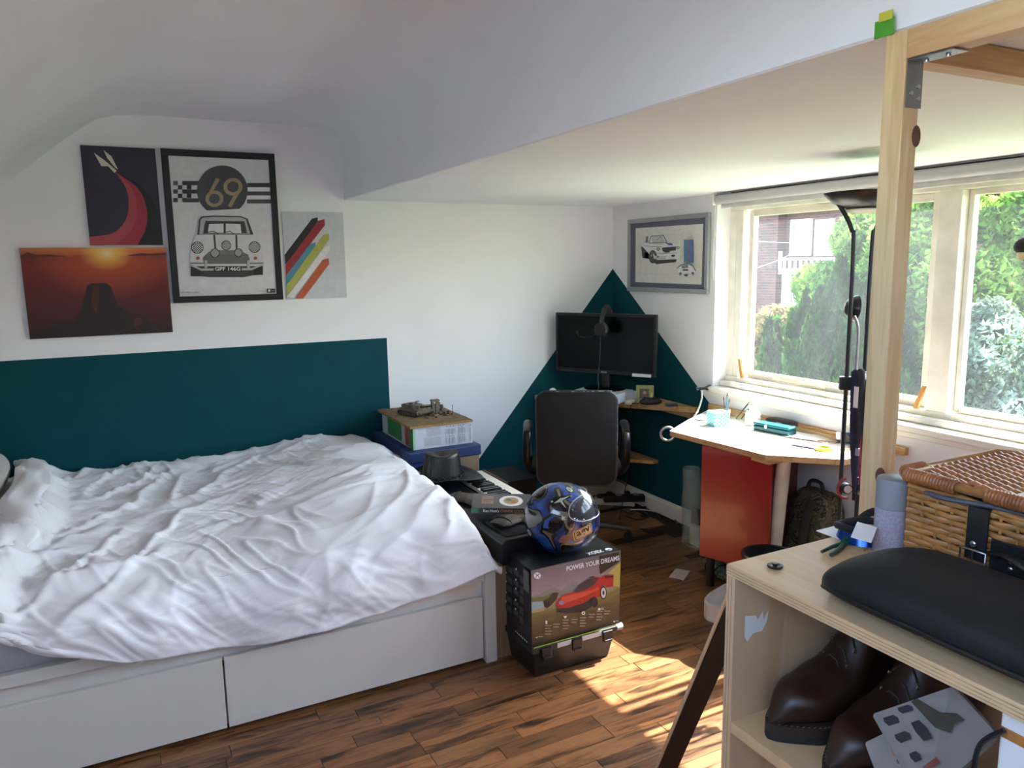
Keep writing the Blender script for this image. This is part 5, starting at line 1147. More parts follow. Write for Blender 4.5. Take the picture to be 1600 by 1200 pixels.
# lanyards hanging from the lamp collar
ST = [('123', '1b1b28'), ('', '8a2630'), ('', 'd9d6dc'), ('', '14352a'), ('', '20203c'), ('', '222226'), ('', '0f0f12')]
stripe_mats = [mat('strap_' + str(i), c_, .8, var=.35, scale=50) for i, (_, c_) in enumerate(ST)]
labs = ['long dark navy lanyard hanging at the left of the lamp poles', 'dark red patterned strap hanging among the lanyards', 'white and red beaded lanyard hanging on the window side of the poles', 'dark green strap hanging in the middle of the lanyards', 'purple blue lanyard hanging close against the lamp pole', 'black webbing strap with a white tag hanging from the lamp', 'short black strap hanging nearest the pine post']
for i, (px, y0, y1) in enumerate(((1337, 600, 745), (1347, 640, 762), (1352, 590, 720), (1350, 610, 800), (1333, 590, 770), (1343, 585, 700), (1355, 650, 790))):
    g = thing('lanyard', labs[i], 'lanyard', (LX, LY, 0), group=None)
    A = on('x', px, y0, LX - .035 - .008 * i) - g.location; Bq = on('x', px - (3 if i % 2 else -2), y1, LX - .035 - .008 * i) - g.location; tp = Vector((A.x * .4 - .008, A.y * .5, 1.13 + .004 * i))
    b = MB(); b.tube(smoothpath([tp, A, A.lerp(Bq, .5) + Vector((-.004, .004 * (-1) ** i, 0)), Bq], 6), .0075, 6, flat=.3); b.tube(smoothpath([tp, A + Vector((0, -.012, .01)), A.lerp(Bq, .5) + Vector((.004, -.010, 0)), Bq], 6), .007, 6, flat=.3); b.build('strap', stripe_mats[i], g, smooth=60)
    MB().box(Bq + Vector((0, 0, -.014)), (.008, .014, .028)).build('clip', SILVER if i % 2 else BLACKP, g, bevel=.002)
    if i == 5: MB().box(A + Vector((-.012, 0, -.08)), (.0015, .018, .075)).build('tag', PW, g)
    if i == 2: MB().box(A + Vector((-.012, -.006, -.16)), (.0015, .016, .07)).build('tag', PW, g)
g = thing('headphones', 'red and black headphones hooked low among the lanyards', 'headphones', (LX - .09, LY + .0, .0))
hq = on('x', 1322, 763, LX - .09) - g.location
b = MB(); b.tube([hq + ux * .03 * math.cos(R(a)) * 1.0 + Vector((0, 0, 1)) * .036 * math.sin(R(a)) for a in range(95, 290, 12)], .005, 8); b.build('headband', mat('band_red', '8d2430', .4), g, smooth=60)
for dx_ in (.0, .06):
    b = MB(); cc_ = hq + ux * dx_; b.cyl(cc_ - axd * .012, cc_ + axd * .012, .019, 20); b.build('ear_cup', BLACKP, g, smooth=40); MB().cyl(cc_ - axd * .0125, cc_ - axd * .016, .014, 20).build('cap', mat('cup_silver', 'a89d98', .4) if dx_ == 0 else DARKG, g, smooth=40)

# ================================================================== pine frame (post, beams, bracket)
PX, PY, PW_ = 1.121, .826, .038
pf = thing('pine_frame', 'pale pine post and beams forming a tall open frame near the shelf unit', 'frame', (PX + .02, PY + .02, 0))
lb(pf, 'post', PINE, [((PX, PY, 0), (PX + PW_, PY + PW_, ZS - .002))], bevel=.0015)
lb(pf, 'beam', PINEY, [((PX, -.6, ZS - .046), (PX + PW_, PY - .0005, ZS - .002))], bevel=.0015)
lb(pf, 'cross_beam', PINEX, [((PX + PW_ + .0005, PY, ZS - .046), (2.80, PY + PW_, ZS - .002))], bevel=.0015)
b = MB(); b.bb((PX + .004, PY - .0025, ZS - .118), (PX + PW_ + .002, PY - .0006, ZS - .047)); b.bb((PX + .004, PY - .075, ZS - .049), (PX + PW_ + .002, PY - .0006, ZS - .0467)); local(b, pf).build('angle_bracket', STEEL, pf)
for (x, z) in ((.012, -.097), (.028, -.086), (.030, -.104)):
    b = MB(); b.cyl((PX + x, PY - .0026, ZS + z), (PX + x, PY - .006, ZS + z), .0034, 10); local(b, pf).build('screw', SILVER, pf, smooth=40)
for y in (.02, .055):
    b = MB(); b.cyl((PX + .022, PY - y, ZS - .0495), (PX + .022, PY - y, ZS - .053), .0034, 10); local(b, pf).build('screw', SILVER, pf, smooth=40)
KN = mat('pine_knot', '5a3226', .5, var=.25, scale=80)
def knot(px, py, rx_, rz_, face):
    if face == 'x': p_ = on('x', px, py, PX); b = MB(); b.add([(PX - .0006, p_.y + rx_ * math.cos(R(a)), p_.z + rz_ * math.sin(R(a))) for a in range(0, 360, 18)], [tuple(range(20))])
    else: p_ = on('y', px, py, PY); b = MB(); b.add([(p_.x + rx_ * math.cos(R(a)), PY - .0006, p_.z + rz_ * math.sin(R(a))) for a in range(0, 360, 18)], [tuple(range(20))])
    local(b, pf).build('knot', KN, pf, fixn=False)
knot(1431, 213, .011, .017, 'y'); knot(1376, 745, .010, .016, 'x')
tg = thing('masking_tape', 'scrap of green and yellow tape stuck on the ceiling edge by the post', 'tape', (1.12, .868, 1.90))
o = lb(tg, 'green_piece', mat('tape_green', '4c9c2c', .5), [((1.1165, .848, 1.897), (1.1185, .882, 1.923))]); o = lb(tg, 'yellow_piece', mat('tape_lemon', 'c9c649', .5), [((1.1150, .850, 1.920), (1.1163, .874, 1.934))])

# ================================================================== plywood shelf unit
UZ = 1.10; UX0, UX1, UY1, UY0 = .777, 1.118, .820, -.25
su = thing('shelf_unit', 'open plywood shelf unit with a pair of brown boots inside', 'shelf', (.95, .3, 0))
PT = .018
def ply(b):  return b
lb(su, 'top_board', PLY, [((UX0, UY0, UZ - PT), (UX1, UY1, UZ))], bevel=.0015)
lb(su, 'side_board', PLYZ, [((UX0 + .001, UY1 - PT, 0), (UX1, UY1 - .0005, UZ - PT - .0002))])
lb(su, 'side_board', PLYZ, [((UX0 + .001, UY0, 0), (UX1, UY0 + PT, UZ - PT - .0002))])
lb(su, 'back_board', PLYZ, [((UX1 - .006, UY0 + PT, .03), (UX1, UY1 - PT - .0002, UZ - PT - .0002))])
for z in (.85, .58, .30, .05): lb(su, 'shelf_board', PLY, [((UX0 + .002, UY0 + PT, z - PT), (UX1 - .0065, UY1 - PT - .0002, z))])
EDG = mat('ply_core', 'b4946c', .7, var=.3, scale=50)
for zz in (.0045, .009, .0135):
    lb(su, 'ply_layer', EDG, [((UX0 - .0004, UY0, UZ - zz - .0008), (UX0 - .0001, UY1, UZ - zz + .0004))])
for yy in (.0055, .0115): lb(su, 'ply_layer', EDG, [((UX0 + .0005, UY1 - yy - .0006, 0), (UX0 + .0009, UY1 - yy + .0006, UZ - PT))])
o = MB().bb((1.0 - .95, UY1 - PT - .012 - .3, UZ - PT - .03), (1.03 - .95, UY1 - PT - .0006 - .3, UZ - PT - .0006)).build('corner_bracket', BLACKP, su)
# torn paper on inner side
b = MB(); b.add([(x, UY1 - PT - .0006, z) for x, z in ((.800, .985), (.800, 1.018), (.822, 1.014), (.826, 1.006), (.836, 1.018), (.838, 1.004), (.848, 1.016), (.846, 1.0), (.836, .985), (.818, .986), (.806, .975))], [tuple(range(11))]); local(b, su).build('torn_label', PAPM, su, fixn=False)
# boots
BOOT = mat('boot_leather', '2c170f', .38, var=.35, scale=14, bump=.15, bs=60); SOLE = mat('boot_sole', '1d1d18', .7, var=.2, bump=.2, bs=60); LACE = mat('boot_lace', '3a3226', .9)
def boot(loc, rz, label, mir=1):
    g = thing('leather_boot', label, 'boot', loc, rz, 'pair of brown boots in the shelf unit')
    L = .29
    def wid(t_): return (.028 + .019 * math.sin(min(1, t_ / .35) * math.pi / 2)) * (1 - .32 * ssm(.35, .62, t_)) * (1 + .10 * ssm(.62, .9, t_)) * (1 if t_ < .93 else 1 - (t_ - .93) * 3)
    def hgt(t_): return .028 + .024 * math.sin(min(1, t_ / .16) * math.pi / 2) + .022 * ssm(.22, .42, t_) + .115 * ssm(.38, .70, t_)
    b = MB(); nu, nv = 30, 34
    def up(u, v):
        t_ = v; a = u * 2 * math.pi; x = t_ * L - .0; w_ = wid(max(t_, .001)) * (1 if t_ > .02 else .5); h_ = hgt(t_)
        e = ssm(0, .08, t_); w_ *= min(1, max(t_, .004) / .2) ** .45; 
        zc = .022 + h_ / 2; c_, s_ = math.cos(a), math.sin(a)
        wz = 1 - .45 * ssm(.2, 1, s_) * ssm(.25, .6, t_)
        return (x, mir * 0 + w_ * sq(c_, .75) * wz, zc + (h_ / 2) * sq(s_, .8) * (.45 + .55 * e) - (1 - e) * .012)
    b.grid(up, nu, nv, closed_u=True); b.add([up(i / nu, 1.0) for i in range(nu)], [tuple(range(nu))]); b.add([up(i / nu, 0.0) for i in range(nu)], [tuple(range(nu))]); b.build('upper', BOOT, g, smooth=60)
    def outl(k, n=40): return [(t_ * L - .004 * k, (wid(t_) + .004 * k) * min(1, (t_ / .2)) ** .45 ) for t_ in [(i / n) ** 1.5 for i in range(n + 1)]]
    o_ = outl(1); poly = [(x, y) for x, y in o_] + [(x, -y) for x, y in reversed(o_)]
    b = MB(); b.prism(poly, .012, .026, 'z'); b.build('welt', mat('boot_welt', '2e2018', .6), g)
    b = MB(); b.prism(poly, .0, .0115, 'z'); b.build('sole', SOLE, g, bevel=.002)
    b = MB()
    for k in range(30):
        t_ = k / 30 * .7; 
        for s_ in (-1, 1): x = t_ * L; y = s_ * ((wid(t_) + .003) * min(1, t_ / .2) ** .45); b.box((x, y, .0265), (.004, .0010, .0006))
    o = b.build('welt_stitching', mat('stitch', '8c7a55', .8), g); o['kind'] = 'stuff'
    for k in range(6):
        t_ = .40 + k * .048; z = .0245 + hgt(t_); x = t_ * L; MB().tube([(x - .004, -.020, z - .012), (x + .002, -.008, z + .001), (x + .006, .008, z + .001), (x - .002, .020, z - .012)], .0019, 6).build('lace', LACE, g, smooth=60)
        for s_ in (-1, 1): MB().tube([(x - .006 + .0028 * math.cos(R(a)), s_ * .0225, z - .016 + .0028 * math.sin(R(a))) for a in range(0, 360, 60)], .0012, 5, closed=True).build('eyelet', mat('eyelet_brass', '6b5a3c', .4, .8), g)
    MB().prism([(.46 * L, .060), (.62 * L, .15), (.68 * L, .19), (.60 * L, .185), (.44 * L, .08)], -.014, .014, 'y').build('tongue', BOOT, g, bevel=.003)
    return g
boot((.800, .745, .8505), R(-4), 'brown leather lace-up boot nearest the end board of the shelf unit')
boot((.790, .632, .8505), R(-2), 'brown leather lace-up boot in front of its pair beside the printed covers')
# catalogues
def catalog(quad, z, label, thick, m, printfn):
    pass
g = thing('catalogue', 'pale catalogue printed with dark product shapes leaning in the shelf unit', 'catalogue', (.79, .50, .8505), rot=(0, 0, 0))
A, B_, C_, D_ = [Vector(on('x', *q, X)) - g.location for q, X in (((1362, 1116), .80), ((1490, 1072), .83), ((1560, 1150), .80), ((1440, 1255), .775))]
nrmv = (B_ - A).cross(D_ - A).normalized()
if nrmv.x > 0: nrmv = -nrmv
def quadfn(A, B_, C_, D_, off): 
    return lambda u, v, h: tuple((A * (1 - u) + B_ * u) * (1 - v) + (D_ * (1 - u) + C_ * u) * v + nrmv * (h + off))
q0 = quadfn(A, B_, C_, D_, 0)
def slab(q, th, name, m, g_):
    pts = [q(.03, 0, 0), q(.97, 0, 0), q(1, .03, 0), q(1, .97, 0), q(.97, 1, 0), q(.03, 1, 0), q(0, .97, 0), q(0, .03, 0)]; bot = [tuple(Vector(p) - nrmv * th) for p in pts]; n = 8
    return MB().add(pts + bot, [tuple(range(n)), tuple(range(2 * n - 1, n - 1, -1))] + [(i, i + n, (i + 1) % n + n, (i + 1) % n) for i in range(n)]).build(name, m, g_)
slab(q0, .008, 'pages', ink('catalogue_paper', '7f7973'), g)
P = Print(q0); IK = ink('product_dark', '26262a'); 
for (u, v, w_, h_) in ((.10, .08, .16, .12), (.12, .30, .16, .12), (.32, .03, .16, .10), (.36, .26, .12, .28), (.16, .55, .10, .12)): P.poly([(u, v), (u + w_ * .8, v + .01), (u + w_, v + h_ * .5), (u + w_ * .9, v + h_), (u + w_ * .1, v + h_ * .9), (u - .01, v + h_ * .4)], IK)
P.poly([(.50, .02), (.58, .0), (.70, .30), (.84, .42), (.86, .56), (.74, .52), (.66, .60), (.56, .45)], ink('olive_dark', '3b372c')); P.rect(.22, .74, .40, .80, ink('red_txt', '7a3a30'))
for k in range(10): P.rect(.02 + .01 * (k % 2), .06 + k * .09, .07, .075 + k * .09, GM)
P.build('cover_print', g)
g = thing('magazine', 'white magazine tucked behind the printed catalogue in the shelf unit', 'magazine', (.79, .52, .8505))
A, B_, C_, D_ = [Vector(on('x', *q, X)) - g.location for q, X in (((1348, 1160), .815), ((1410, 1130), .825), ((1480, 1250), .80), ((1400, 1300), .79))]
q1 = quadfn(A, B_, C_, D_, -.004); slab(q1, .006, 'pages', ink('catalogue_paper2', '8a8681'), g); P = Print(q1); P.ell(.55, .25, .07, .05, ink('orange_dot', 'a8623c')); P.text('6', .5, .32, .62, .42, KG); P.build('cover_print', g)
g = thing('white_packet', 'white packet with a black cord at the far end of the shelf opening', 'packet', (.80, .40, 1.0))
A = on('x', 1565, 1108, .80) - g.location; B_ = on('x', 1640, 1190, .80) - g.location
MB().bb((A.x, B_.y, B_.z - .15), (A.x + .05, A.y, A.z - .002)).build('packet_body', PAPM, g, bevel=.003); MB().bb((A.x - .001, B_.y, A.z - .03), (A.x - .0002, A.y - .001, A.z - .018)).build('stripe', ink('orange', 'b0763c'), g)
MB().tube(smoothpath([A + Vector((-.006, -.008, -.018)), A + Vector((-.012, .012, -.045)), A + Vector((-.010, .018, -.09)), A + Vector((-.008, .022, -.14))], 5), .003, 6).build('cord', BLACKP, g, smooth=60)
g = thing('red_trainer', 'dark red shoe on the lower shelf of the plywood unit', 'shoe', (.82, .735, .5805)); b = MB(); b.grid(lambda u, v: (-.02 + v * .26, .045 * math.cos(u * 6.2832) * math.sin(v * 3.0 + .1) ** .4, .05 + (.035 + .03 * ssm(.4, .8, v)) * math.sin(u * 6.2832) * math.sin(v * 3.0 + .1) ** .3 + .01), 24, 20, closed_u=True); b.build('shoe_upper', mat('shoe_red', '5c1518', .6), g, smooth=60); MB().prism([(-.02, -.035), (-.02, .035), (.10, .046), (.24, .036), (.24, -.036), (.10, -.046)], 0, .02, 'z').build('shoe_sole', mat('shoe_black', '17171a', .7), g, bevel=.004)

# things on top of the unit
def ut(px, py, z=UZ + .0004): p_ = on('z', px, py, z); return Vector((p_.x, p_.y, z))
g = thing('lens_cap', 'small round black cap alone on the plywood top', 'cap', ut(1211, 886)); MB().lathe([(0, 0), (.0105, 0), (.0115, .001), (.0115, .003), (.009, .0038), (.006, .0028), (0, .0028)], 32).build('cap_body', BLACKP, g, smooth=40); MB().lathe([(.0, .003), (.0035, .003), (.0035, .0055), (0, .006)], 14).build('cap_knob', BLACKP, g, smooth=40)
# green toy soldier lying
g = thing('toy_soldier', 'green plastic toy soldier lying on the plywood beside the goggles', 'toy', ut(1318, 858), R(0)); GP = mat('army_green', '1f4a3a', .45)
S = g.location
def sp(px, py, dz=.004): return ut(px, py) - S + Vector((0, 0, dz))
b = MB(); b.tube([sp(1330, 845, .008), sp(1318, 855, .007)], [.0065, .0055], 8); b.tube([sp(1318, 855, .006), sp(1300, 858), sp(1284, 866)], [.004, .0032, .0026], 8); b.tube([sp(1317, 858, .006), sp(1308, 864), sp(1298, 871)], [.004, .0034, .003], 8); b.ball(sp(1338, 838, .010), .0055, 10); b.tube([sp(1330, 846, .008), sp(1342, 850), sp(1352, 848, .006)], .0022, 6); b.build('body', GP, g, smooth=70)
b = MB(); b.tube([sp(1330, 852, .010), sp(1362, 846, .010)], .0015, 6); b.build('rifle', GP, g)
# goggles / blue pouch
g = thing('sports_goggles', 'black framed blue mirrored goggles lying on the plywood beside the grey canister', 'goggles', ut(1345, 845)); S = g.location
GB = mat('mirror_blue', '16489c', .12, .6)
c0 = ut(1345, 842) - S
b = MB(); b.grid(lambda u, v: (.0 + (.034 + .002 * math.sin(u * 12.6)) * math.cos(u * 6.2832) * (1 - .15 * v), .040 * math.sin(u * 6.2832) * (1 - .15 * v), .003 + v * .016), 36, 5, closed_u=True); b.build('lens', GB, g, smooth=60)
b = MB(); b.tube([(.032 * math.cos(R(a)), .038 * math.sin(R(a)), .022 + .004 * math.cos(R(2 * a))) for a in range(0, 360, 12)], .006, 8, closed=True); b.build('foam_frame', BLACKM, g, smooth=60)
b = MB(); b.tube(smoothpath([(.028, .028, .02), (.05, .02, .034), (.045, -.02, .042), (.01, -.04, .036), (-.02, -.03, .026)], 6), .010, 8, flat=.35); b.build('strap', BLACKM, g, smooth=60)
g = thing('envelope', 'white paper envelope under the black goggles', 'envelope', ut(1325, 828)); MB().bb((-.05, -.022, 0), (.04, .022, .0012)).build('envelope_body', PAPM, g)
g = thing('card_sleeve', 'white printed card tucked on top of the goggles', 'card', ut(1350, 832, UZ + .046)); g.rotation_euler = (R(8), R(-6), R(30)); MB().bb((-.028, -.014, 0), (.028, .014, .0012)).build('card_face', PAPM, g)
g = thing('gold_chain', 'thin gold chain on the plywood by the grey canister', 'chain', ut(1362, 858)); b = MB()
for k in range(12): b.tube([(-.016 + k * .003 + .0018 * math.cos(R(a)), .003 * math.sin(k * .9) + .0012 * math.sin(R(a)), .001) for a in range(0, 360, 60)], .0004, 4, closed=True)
b.build('links', mat('gold', 'b8963e', .3, .9), g)
# grey canister
cp_ = Vector((1.010, .7205, UZ + .0004)); g = thing('grey_canister', 'grey topped cylinder wrapped in pale printed paper beside the basket', 'canister', cp_)
b = MB(); b.lathe([(0, 0), (.0235, 0), (.0235, .078)], 40); b.build('wrapped_body', mat('speckled_paper', '9a93a0', .7, var=.2, scale=300), g, smooth=40)
b = MB(); b.lathe([(.0236, .0785), (.0236, .119), (.0225, .123), (.021, .124), (0, .124)], 40); b.build('lid', mat('canister_grey', '84868a', .45, var=.02), g, smooth=40)
for z in (.02, .045, .070): b = MB(); b.lathe([(.0237, z), (.0238, z + .0012)], 40); b.build('pink_line', ink('pink_line', 'a8848c'), g)
# black padded bag
bg_ = thing('padded_bag', 'long black padded fabric bag lying along the front of the plywood top', 'bag', (.87, .35, UZ + .0006))
NY = mat('black_neoprene', '08090b', .75, var=.15, scale=30, bump=.1, bs=200)
b = MB()
def bagf(u, v):
    y = .338 - v * .87; e = math.sin(min(1, v / .11) * math.pi / 2) ** .42 if v < .11 else 1; e2 = 1 if v < .95 else max(.05, math.sin((1 - v) / .05 * math.pi / 2) ** .5); e = max(.04, e) * e2
    a = u * 2 * math.pi; w_ = .088 * (.55 + .45 * e) * (1 + .05 * math.sin(v * 6)) * e ** .3; h_ = .034 * e * (1 + .06 * nz(v * 5, 3) * 2)
    return (.0 + .008 * math.sin(v * 4) + w_ * sq(math.cos(a), .8) - .003, y, h_ + h_ * sq(math.sin(a), .75) + .002)
b.grid(bagf, 48, 60, closed_u=True); b.add([bagf(i / 48, 0) for i in range(48)], [tuple(range(48))]); b.build('padded_case', NY, bg_, smooth=60)
b = MB(); b.tube([tuple(Vector(bagf(.5 + .03, i / 40)) + Vector((-.001, 0, 0))) for i in range(1, 40)], .003, 6); b.build('piping', BLACKP, bg_, smooth=60)

# ================================================================== wicker basket
BXx0, BXx1, BYy1, BYy0 = 1.002, 1.22, .692, .02
BZ0_, BZ1_ = UZ + .0006, UZ + .118
bs_ = thing('wicker_basket', 'brown wicker picnic basket with leather straps on the plywood top', 'basket', ((BXx0 + BXx1) / 2, .35, BZ0_))
WIL = mat('willow', 'a4713a', .45, var=.3, scale=25, bump=.2, bs=90); WIL2 = mat('willow_lid', '9c6034', .4, var=.3, scale=25, bump=.2, bs=90)
st = .022
def wob(k, ph): return .0032 * math.cos(math.pi * k + ph * math.pi)
b = MB(); rows = 13
for r_ in range(rows):
    z = BZ0_ + .006 + r_ * (BZ1_ - BZ0_ - .014) / (rows - 1); pts = []
    n1 = int((BYy1 - BYy0) / st); 
    for k in range(n1 + 1): pts.append((BXx0 + .004 + wob(k, r_ % 2), BYy1 - k * st, z + random.uniform(-.001, .001)))
    b.tube(smoothpath(pts, 3), .0044, 6)
    pts = [(BXx0 + .004 + k * st, BYy1 - .004 - wob(k, r_ % 2), z) for k in range(int((BXx1 - BXx0) / st) + 1)]; b.tube(smoothpath(pts, 3), .0044, 6)
o = local(b, bs_).build('side_weave', WIL, bs_, smooth=60); o['kind'] = 'stuff'
b = MB()
for k in range(int((BYy1 - BYy0) / st) + 1): y = BYy1 - k * st; b.cyl((BXx0 + .004, y, BZ0_), (BXx0 + .004, y, BZ1_), .0022, 6)
o = local(b, bs_).build('stakes', WIL, bs_, smooth=60); o['kind'] = 'stuff'
lb(bs_, 'lining', mat('basket_inside', '3a2818', .9), [((BXx0 + .010, BYy0, BZ0_), (BXx1, BYy1 - .010, BZ1_ - .004))])
b = MB()
for s_ in range(2): 
    pts = [(BXx0 + .004 + .002 * math.cos(k * 1.3 + s_ * 3), BYy1 - k * .02, BZ1_ - .002 + s_ * .005 + .0015 * math.sin(k * 1.3 + s_ * 3)) for k in range(int((BYy1 - BYy0) / .02))]; b.tube(pts, .0042, 7)
local(b, bs_).build('top_border', WIL, bs_, smooth=60)
# lid
LZ = UZ + .138; lx0, lx1, ly1, ly0 = .996, 1.25, .700, .0
b = MB(); nrow = 30
for r_ in range(nrow):
    x = lx0 + .016 + r_ * (lx1 - lx0 - .03) / (nrow - 1); pts = []
    for k in range(int((ly1 - ly0 - .02) / .0165) + 1): pts.append((x, ly1 - .012 - k * .0165, LZ + .0035 * math.cos(math.pi * (k + r_))))
    b.tube(smoothpath(pts, 3), .0052, 6)
o = local(b, bs_).build('lid_weave', WIL2, bs_, smooth=60); o['kind'] = 'stuff'
b = MB()
for k in range(int((ly1 - ly0 - .02) / .0165) + 1): y = ly1 - .012 - k * .0165 - .008; b.cyl((lx0 + .01, y, LZ - .001), (lx1 - .01, y, LZ - .001), .0022, 6)
o = local(b, bs_).build('lid_stakes', WIL2, bs_); o['kind'] = 'stuff'
b = MB(); k = 0
rim = [(lx0, ly0, LZ)] + [(lx0, ly1 - .01, LZ), (lx0 + .01, ly1, LZ), (lx1 - .03, ly1 - .004, LZ + .002), (lx1, ly1 - .03, LZ)]
b.tube(rim, .0065, 8); local(b, bs_).build('rim_core', WIL, bs_, smooth=60)
def coilseg(p0, p1, n, name):
    b = MB(); p0 = Vector(p0); p1 = Vector(p1); d = (p1 - p0).normalized(); u = d.cross(Vector((0, 0, 1))).normalized()
    for i in range(n):
        c_ = p0.lerp(p1, (i + .5) / n); b.tube([c_ + d * .0006 * math.sin(a_) + u * .0085 * math.cos(a_) + Vector((0, 0, 1)) * .0085 * math.sin(a_) for a_ in [6.2832 * j / 10 for j in range(10)]], .0026, 5, closed=True)
    o = local(b, bs_).build(name, WIL2, bs_, smooth=60); o['kind'] = 'stuff'
coilseg((lx0, ly1 - .008, LZ), (lx0, ly1 - .085, LZ), 17, 'rim_wrapping'); coilseg((lx0, ly1 - .125, LZ), (lx0, ly0 + .05, LZ), 118, 'rim_wrapping'); coilseg((lx0 + .008, ly1, LZ), (lx0 + .05, ly1 - .001, LZ), 9, 'rim_wrapping')
for y in (ly1 - .02, ly1 - .16): MB().box((lx0 + .018 - bs_.location.x, y - .35, LZ + .007 - bs_.location.z), (.042, .008, .003), 0).build('cane_strip', mat('pale_cane', 'c59a66', .4), bs_, bevel=.001)
# straps
BLKL = mat('strap_leather', '17171a', .4, var=.15, scale=20, bump=.1)
def strap(yc):
    x = BXx0 - .004
    b = MB(); b.prism([(x + .02, LZ - .012), (x - .003, LZ - .020), (x - .004, UZ + .045), (x - .001, UZ + .045), (x, LZ - .022), (x + .02, LZ - .015)], yc - .014, yc + .014, 'y'); local(b, bs_).build('leather_strap', BLKL, bs_, bevel=.0008)
    b = MB(); zb = UZ + .046; pts = [(x - .007, yc - .017, zb + .014), (x - .008, yc + .017, zb + .014), (x - .009, yc + .017, zb - .012), (x - .009, yc - .017, zb - .012)]; b.tube(pts, .0017, 6, closed=True); b.tube([(x - .008, yc, zb + .013), (x - .010, yc, zb - .011)], .0014, 6); local(b, bs_).build('buckle', SILVER, bs_, smooth=60)
    b = MB(); b.ball((x - .006, yc + .002, zb + .022), (.002, .0045, .0045), 12); local(b, bs_).build('rivet', SILVER, bs_, smooth=60)
yc = on('x', 1512, 830, .975).y
strap(yc); strap(.16)
b = MB(); x = BXx0 - .006; b.tube(smoothpath([(x, yc - .022, UZ + .062), (x - .014, yc - .05, UZ + .070), (x - .020, yc - .10, UZ + .060), (x - .018, yc - .16, UZ + .064), (x, yc - .20, UZ + .060)], 6), .009, 8, flat=.5); local(b, bs_).build('carry_handle', BLKL, bs_, smooth=60)
b = MB(); b.prism([(x - .001, UZ + .040), (x + .002, UZ + .040), (x + .002, UZ + .082), (x - .001, UZ + .082)], yc - .075, yc - .019, 'y'); local(b, bs_).build('handle_tab', BLKL, bs_, bevel=.001)
for (dy, z) in ((-.028, .066), (-.048, .060), (-.048, .050)):
    b = MB(); b.ball((x - .002 - (.0 if dy > -.04 else .001), yc + dy, UZ + z), (.002, .0035, .0035), 12); local(b, bs_).build('rivet', SILVER, bs_, smooth=60)
g = thing('folded_pouch', 'grey plastic liner poking out under the basket lid', 'liner', (BXx0 + .02, .6, UZ + .12))
b = MB(); b.tube(smoothpath([(.00, .085, .000), (-.022, .05, -.003), (-.026, .01, .000), (-.018, -.04, .003), (-.014, -.12, .003), (-.012, -.25, .003)], 6), .006, 8, flat=.6); b.build('liner_edge', mat('liner_grey', '5d6066', .3), g, smooth=60)

# ================================================================== leaning dark board and phone at the lower right
g = thing('leaning_board', 'thin dark brown board leaning against the shelf unit side', 'board', (1.2, 1.3, 0))
bot = on('z', 968, 1370, .002); t0 = on('y', 1160, 925, .846); dirv = (t0 - bot).normalized(); sd_ = Vector((.78, -.62, 0)); up_ = sd_.cross(dirv).normalized()
def plank_(o0, o1, th, m, nm):
    b = MB(); vs = []
    for e_ in (bot, t0):
        for q_, h_ in ((o0, 0), (o1, 0), (o1, th), (o0, th)): vs.append(e_ + sd_ * q_ - up_ * h_)
    b.add(vs, [(0, 1, 2, 3), (4, 7, 6, 5), (0, 4, 5, 1), (1, 5, 6, 2), (2, 6, 7, 3), (3, 7, 4, 0)]); local(b, g).build(nm, m, g, bevel=.0008)
plank_(-.016, .022, .010, mat('dark_brown_board', '1d1310', .35, var=.1), 'board_body'); plank_(-.020, -.0165, .010, PLY, 'pale_edge')
g = thing('portable_radio', 'purple grey handheld device standing by the foot of the shelf unit', 'device', (1.13, 1.24, 0), rot=(R(14), R(-10), R(40)))
MB().bb((-.045, -.014, .0), (.045, .014, .40)).build('device_body', mat('device_lilac', '8a84a8', .3, .4), g, bevel=.006); MB().bb((-.036, -.0155, .30), (.036, -.0141, .385)).build('device_screen', BLACKP, g)

# roller blind
rb = thing('roller_blind', 'rolled up white roller blind above the window', 'blind', (XW - .02, 1.6, 1.86))
b = MB(); b.tube([(XW - .028, OY1 - .03, 1.866), (XW - .028, .2, 1.866)], .024, 20); local(b, rb).build('fabric_roll', mat('blind_fabric', 'b3b2b2', .7, var=.02), rb, smooth=40)
lb(rb, 'bottom_bar', mat('blind_bar', 'c9c7c4', .5), [((XW - .022, .22, 1.818), (XW - .014, OY1 - .05, 1.845))], bevel=.003)
b = MB(); b.box((XW - .028, OY1 - .022, 1.866), (.055, .008, .058)); local(b, rb).build('end_bracket', GLOSSW, rb, bevel=.002)
b = MB(); b.tube([(XW - .04, OY1 - .028, 1.85), (XW - .042, OY1 - .028, 1.45), (XW - .030, OY1 - .028, 1.44), (XW - .030, OY1 - .028, 1.85)], .0014, 6); local(b, rb).build('bead_chain', PW, rb)
# cracked plaster line above the blind
struct(MB().bb((XW - .003, .2, 1.893), (XW - .0008, OY1 - .1, 1.8985)).build('trim_1', mat('crack_dark', '5a5046', .9, var=.5, scale=40)))
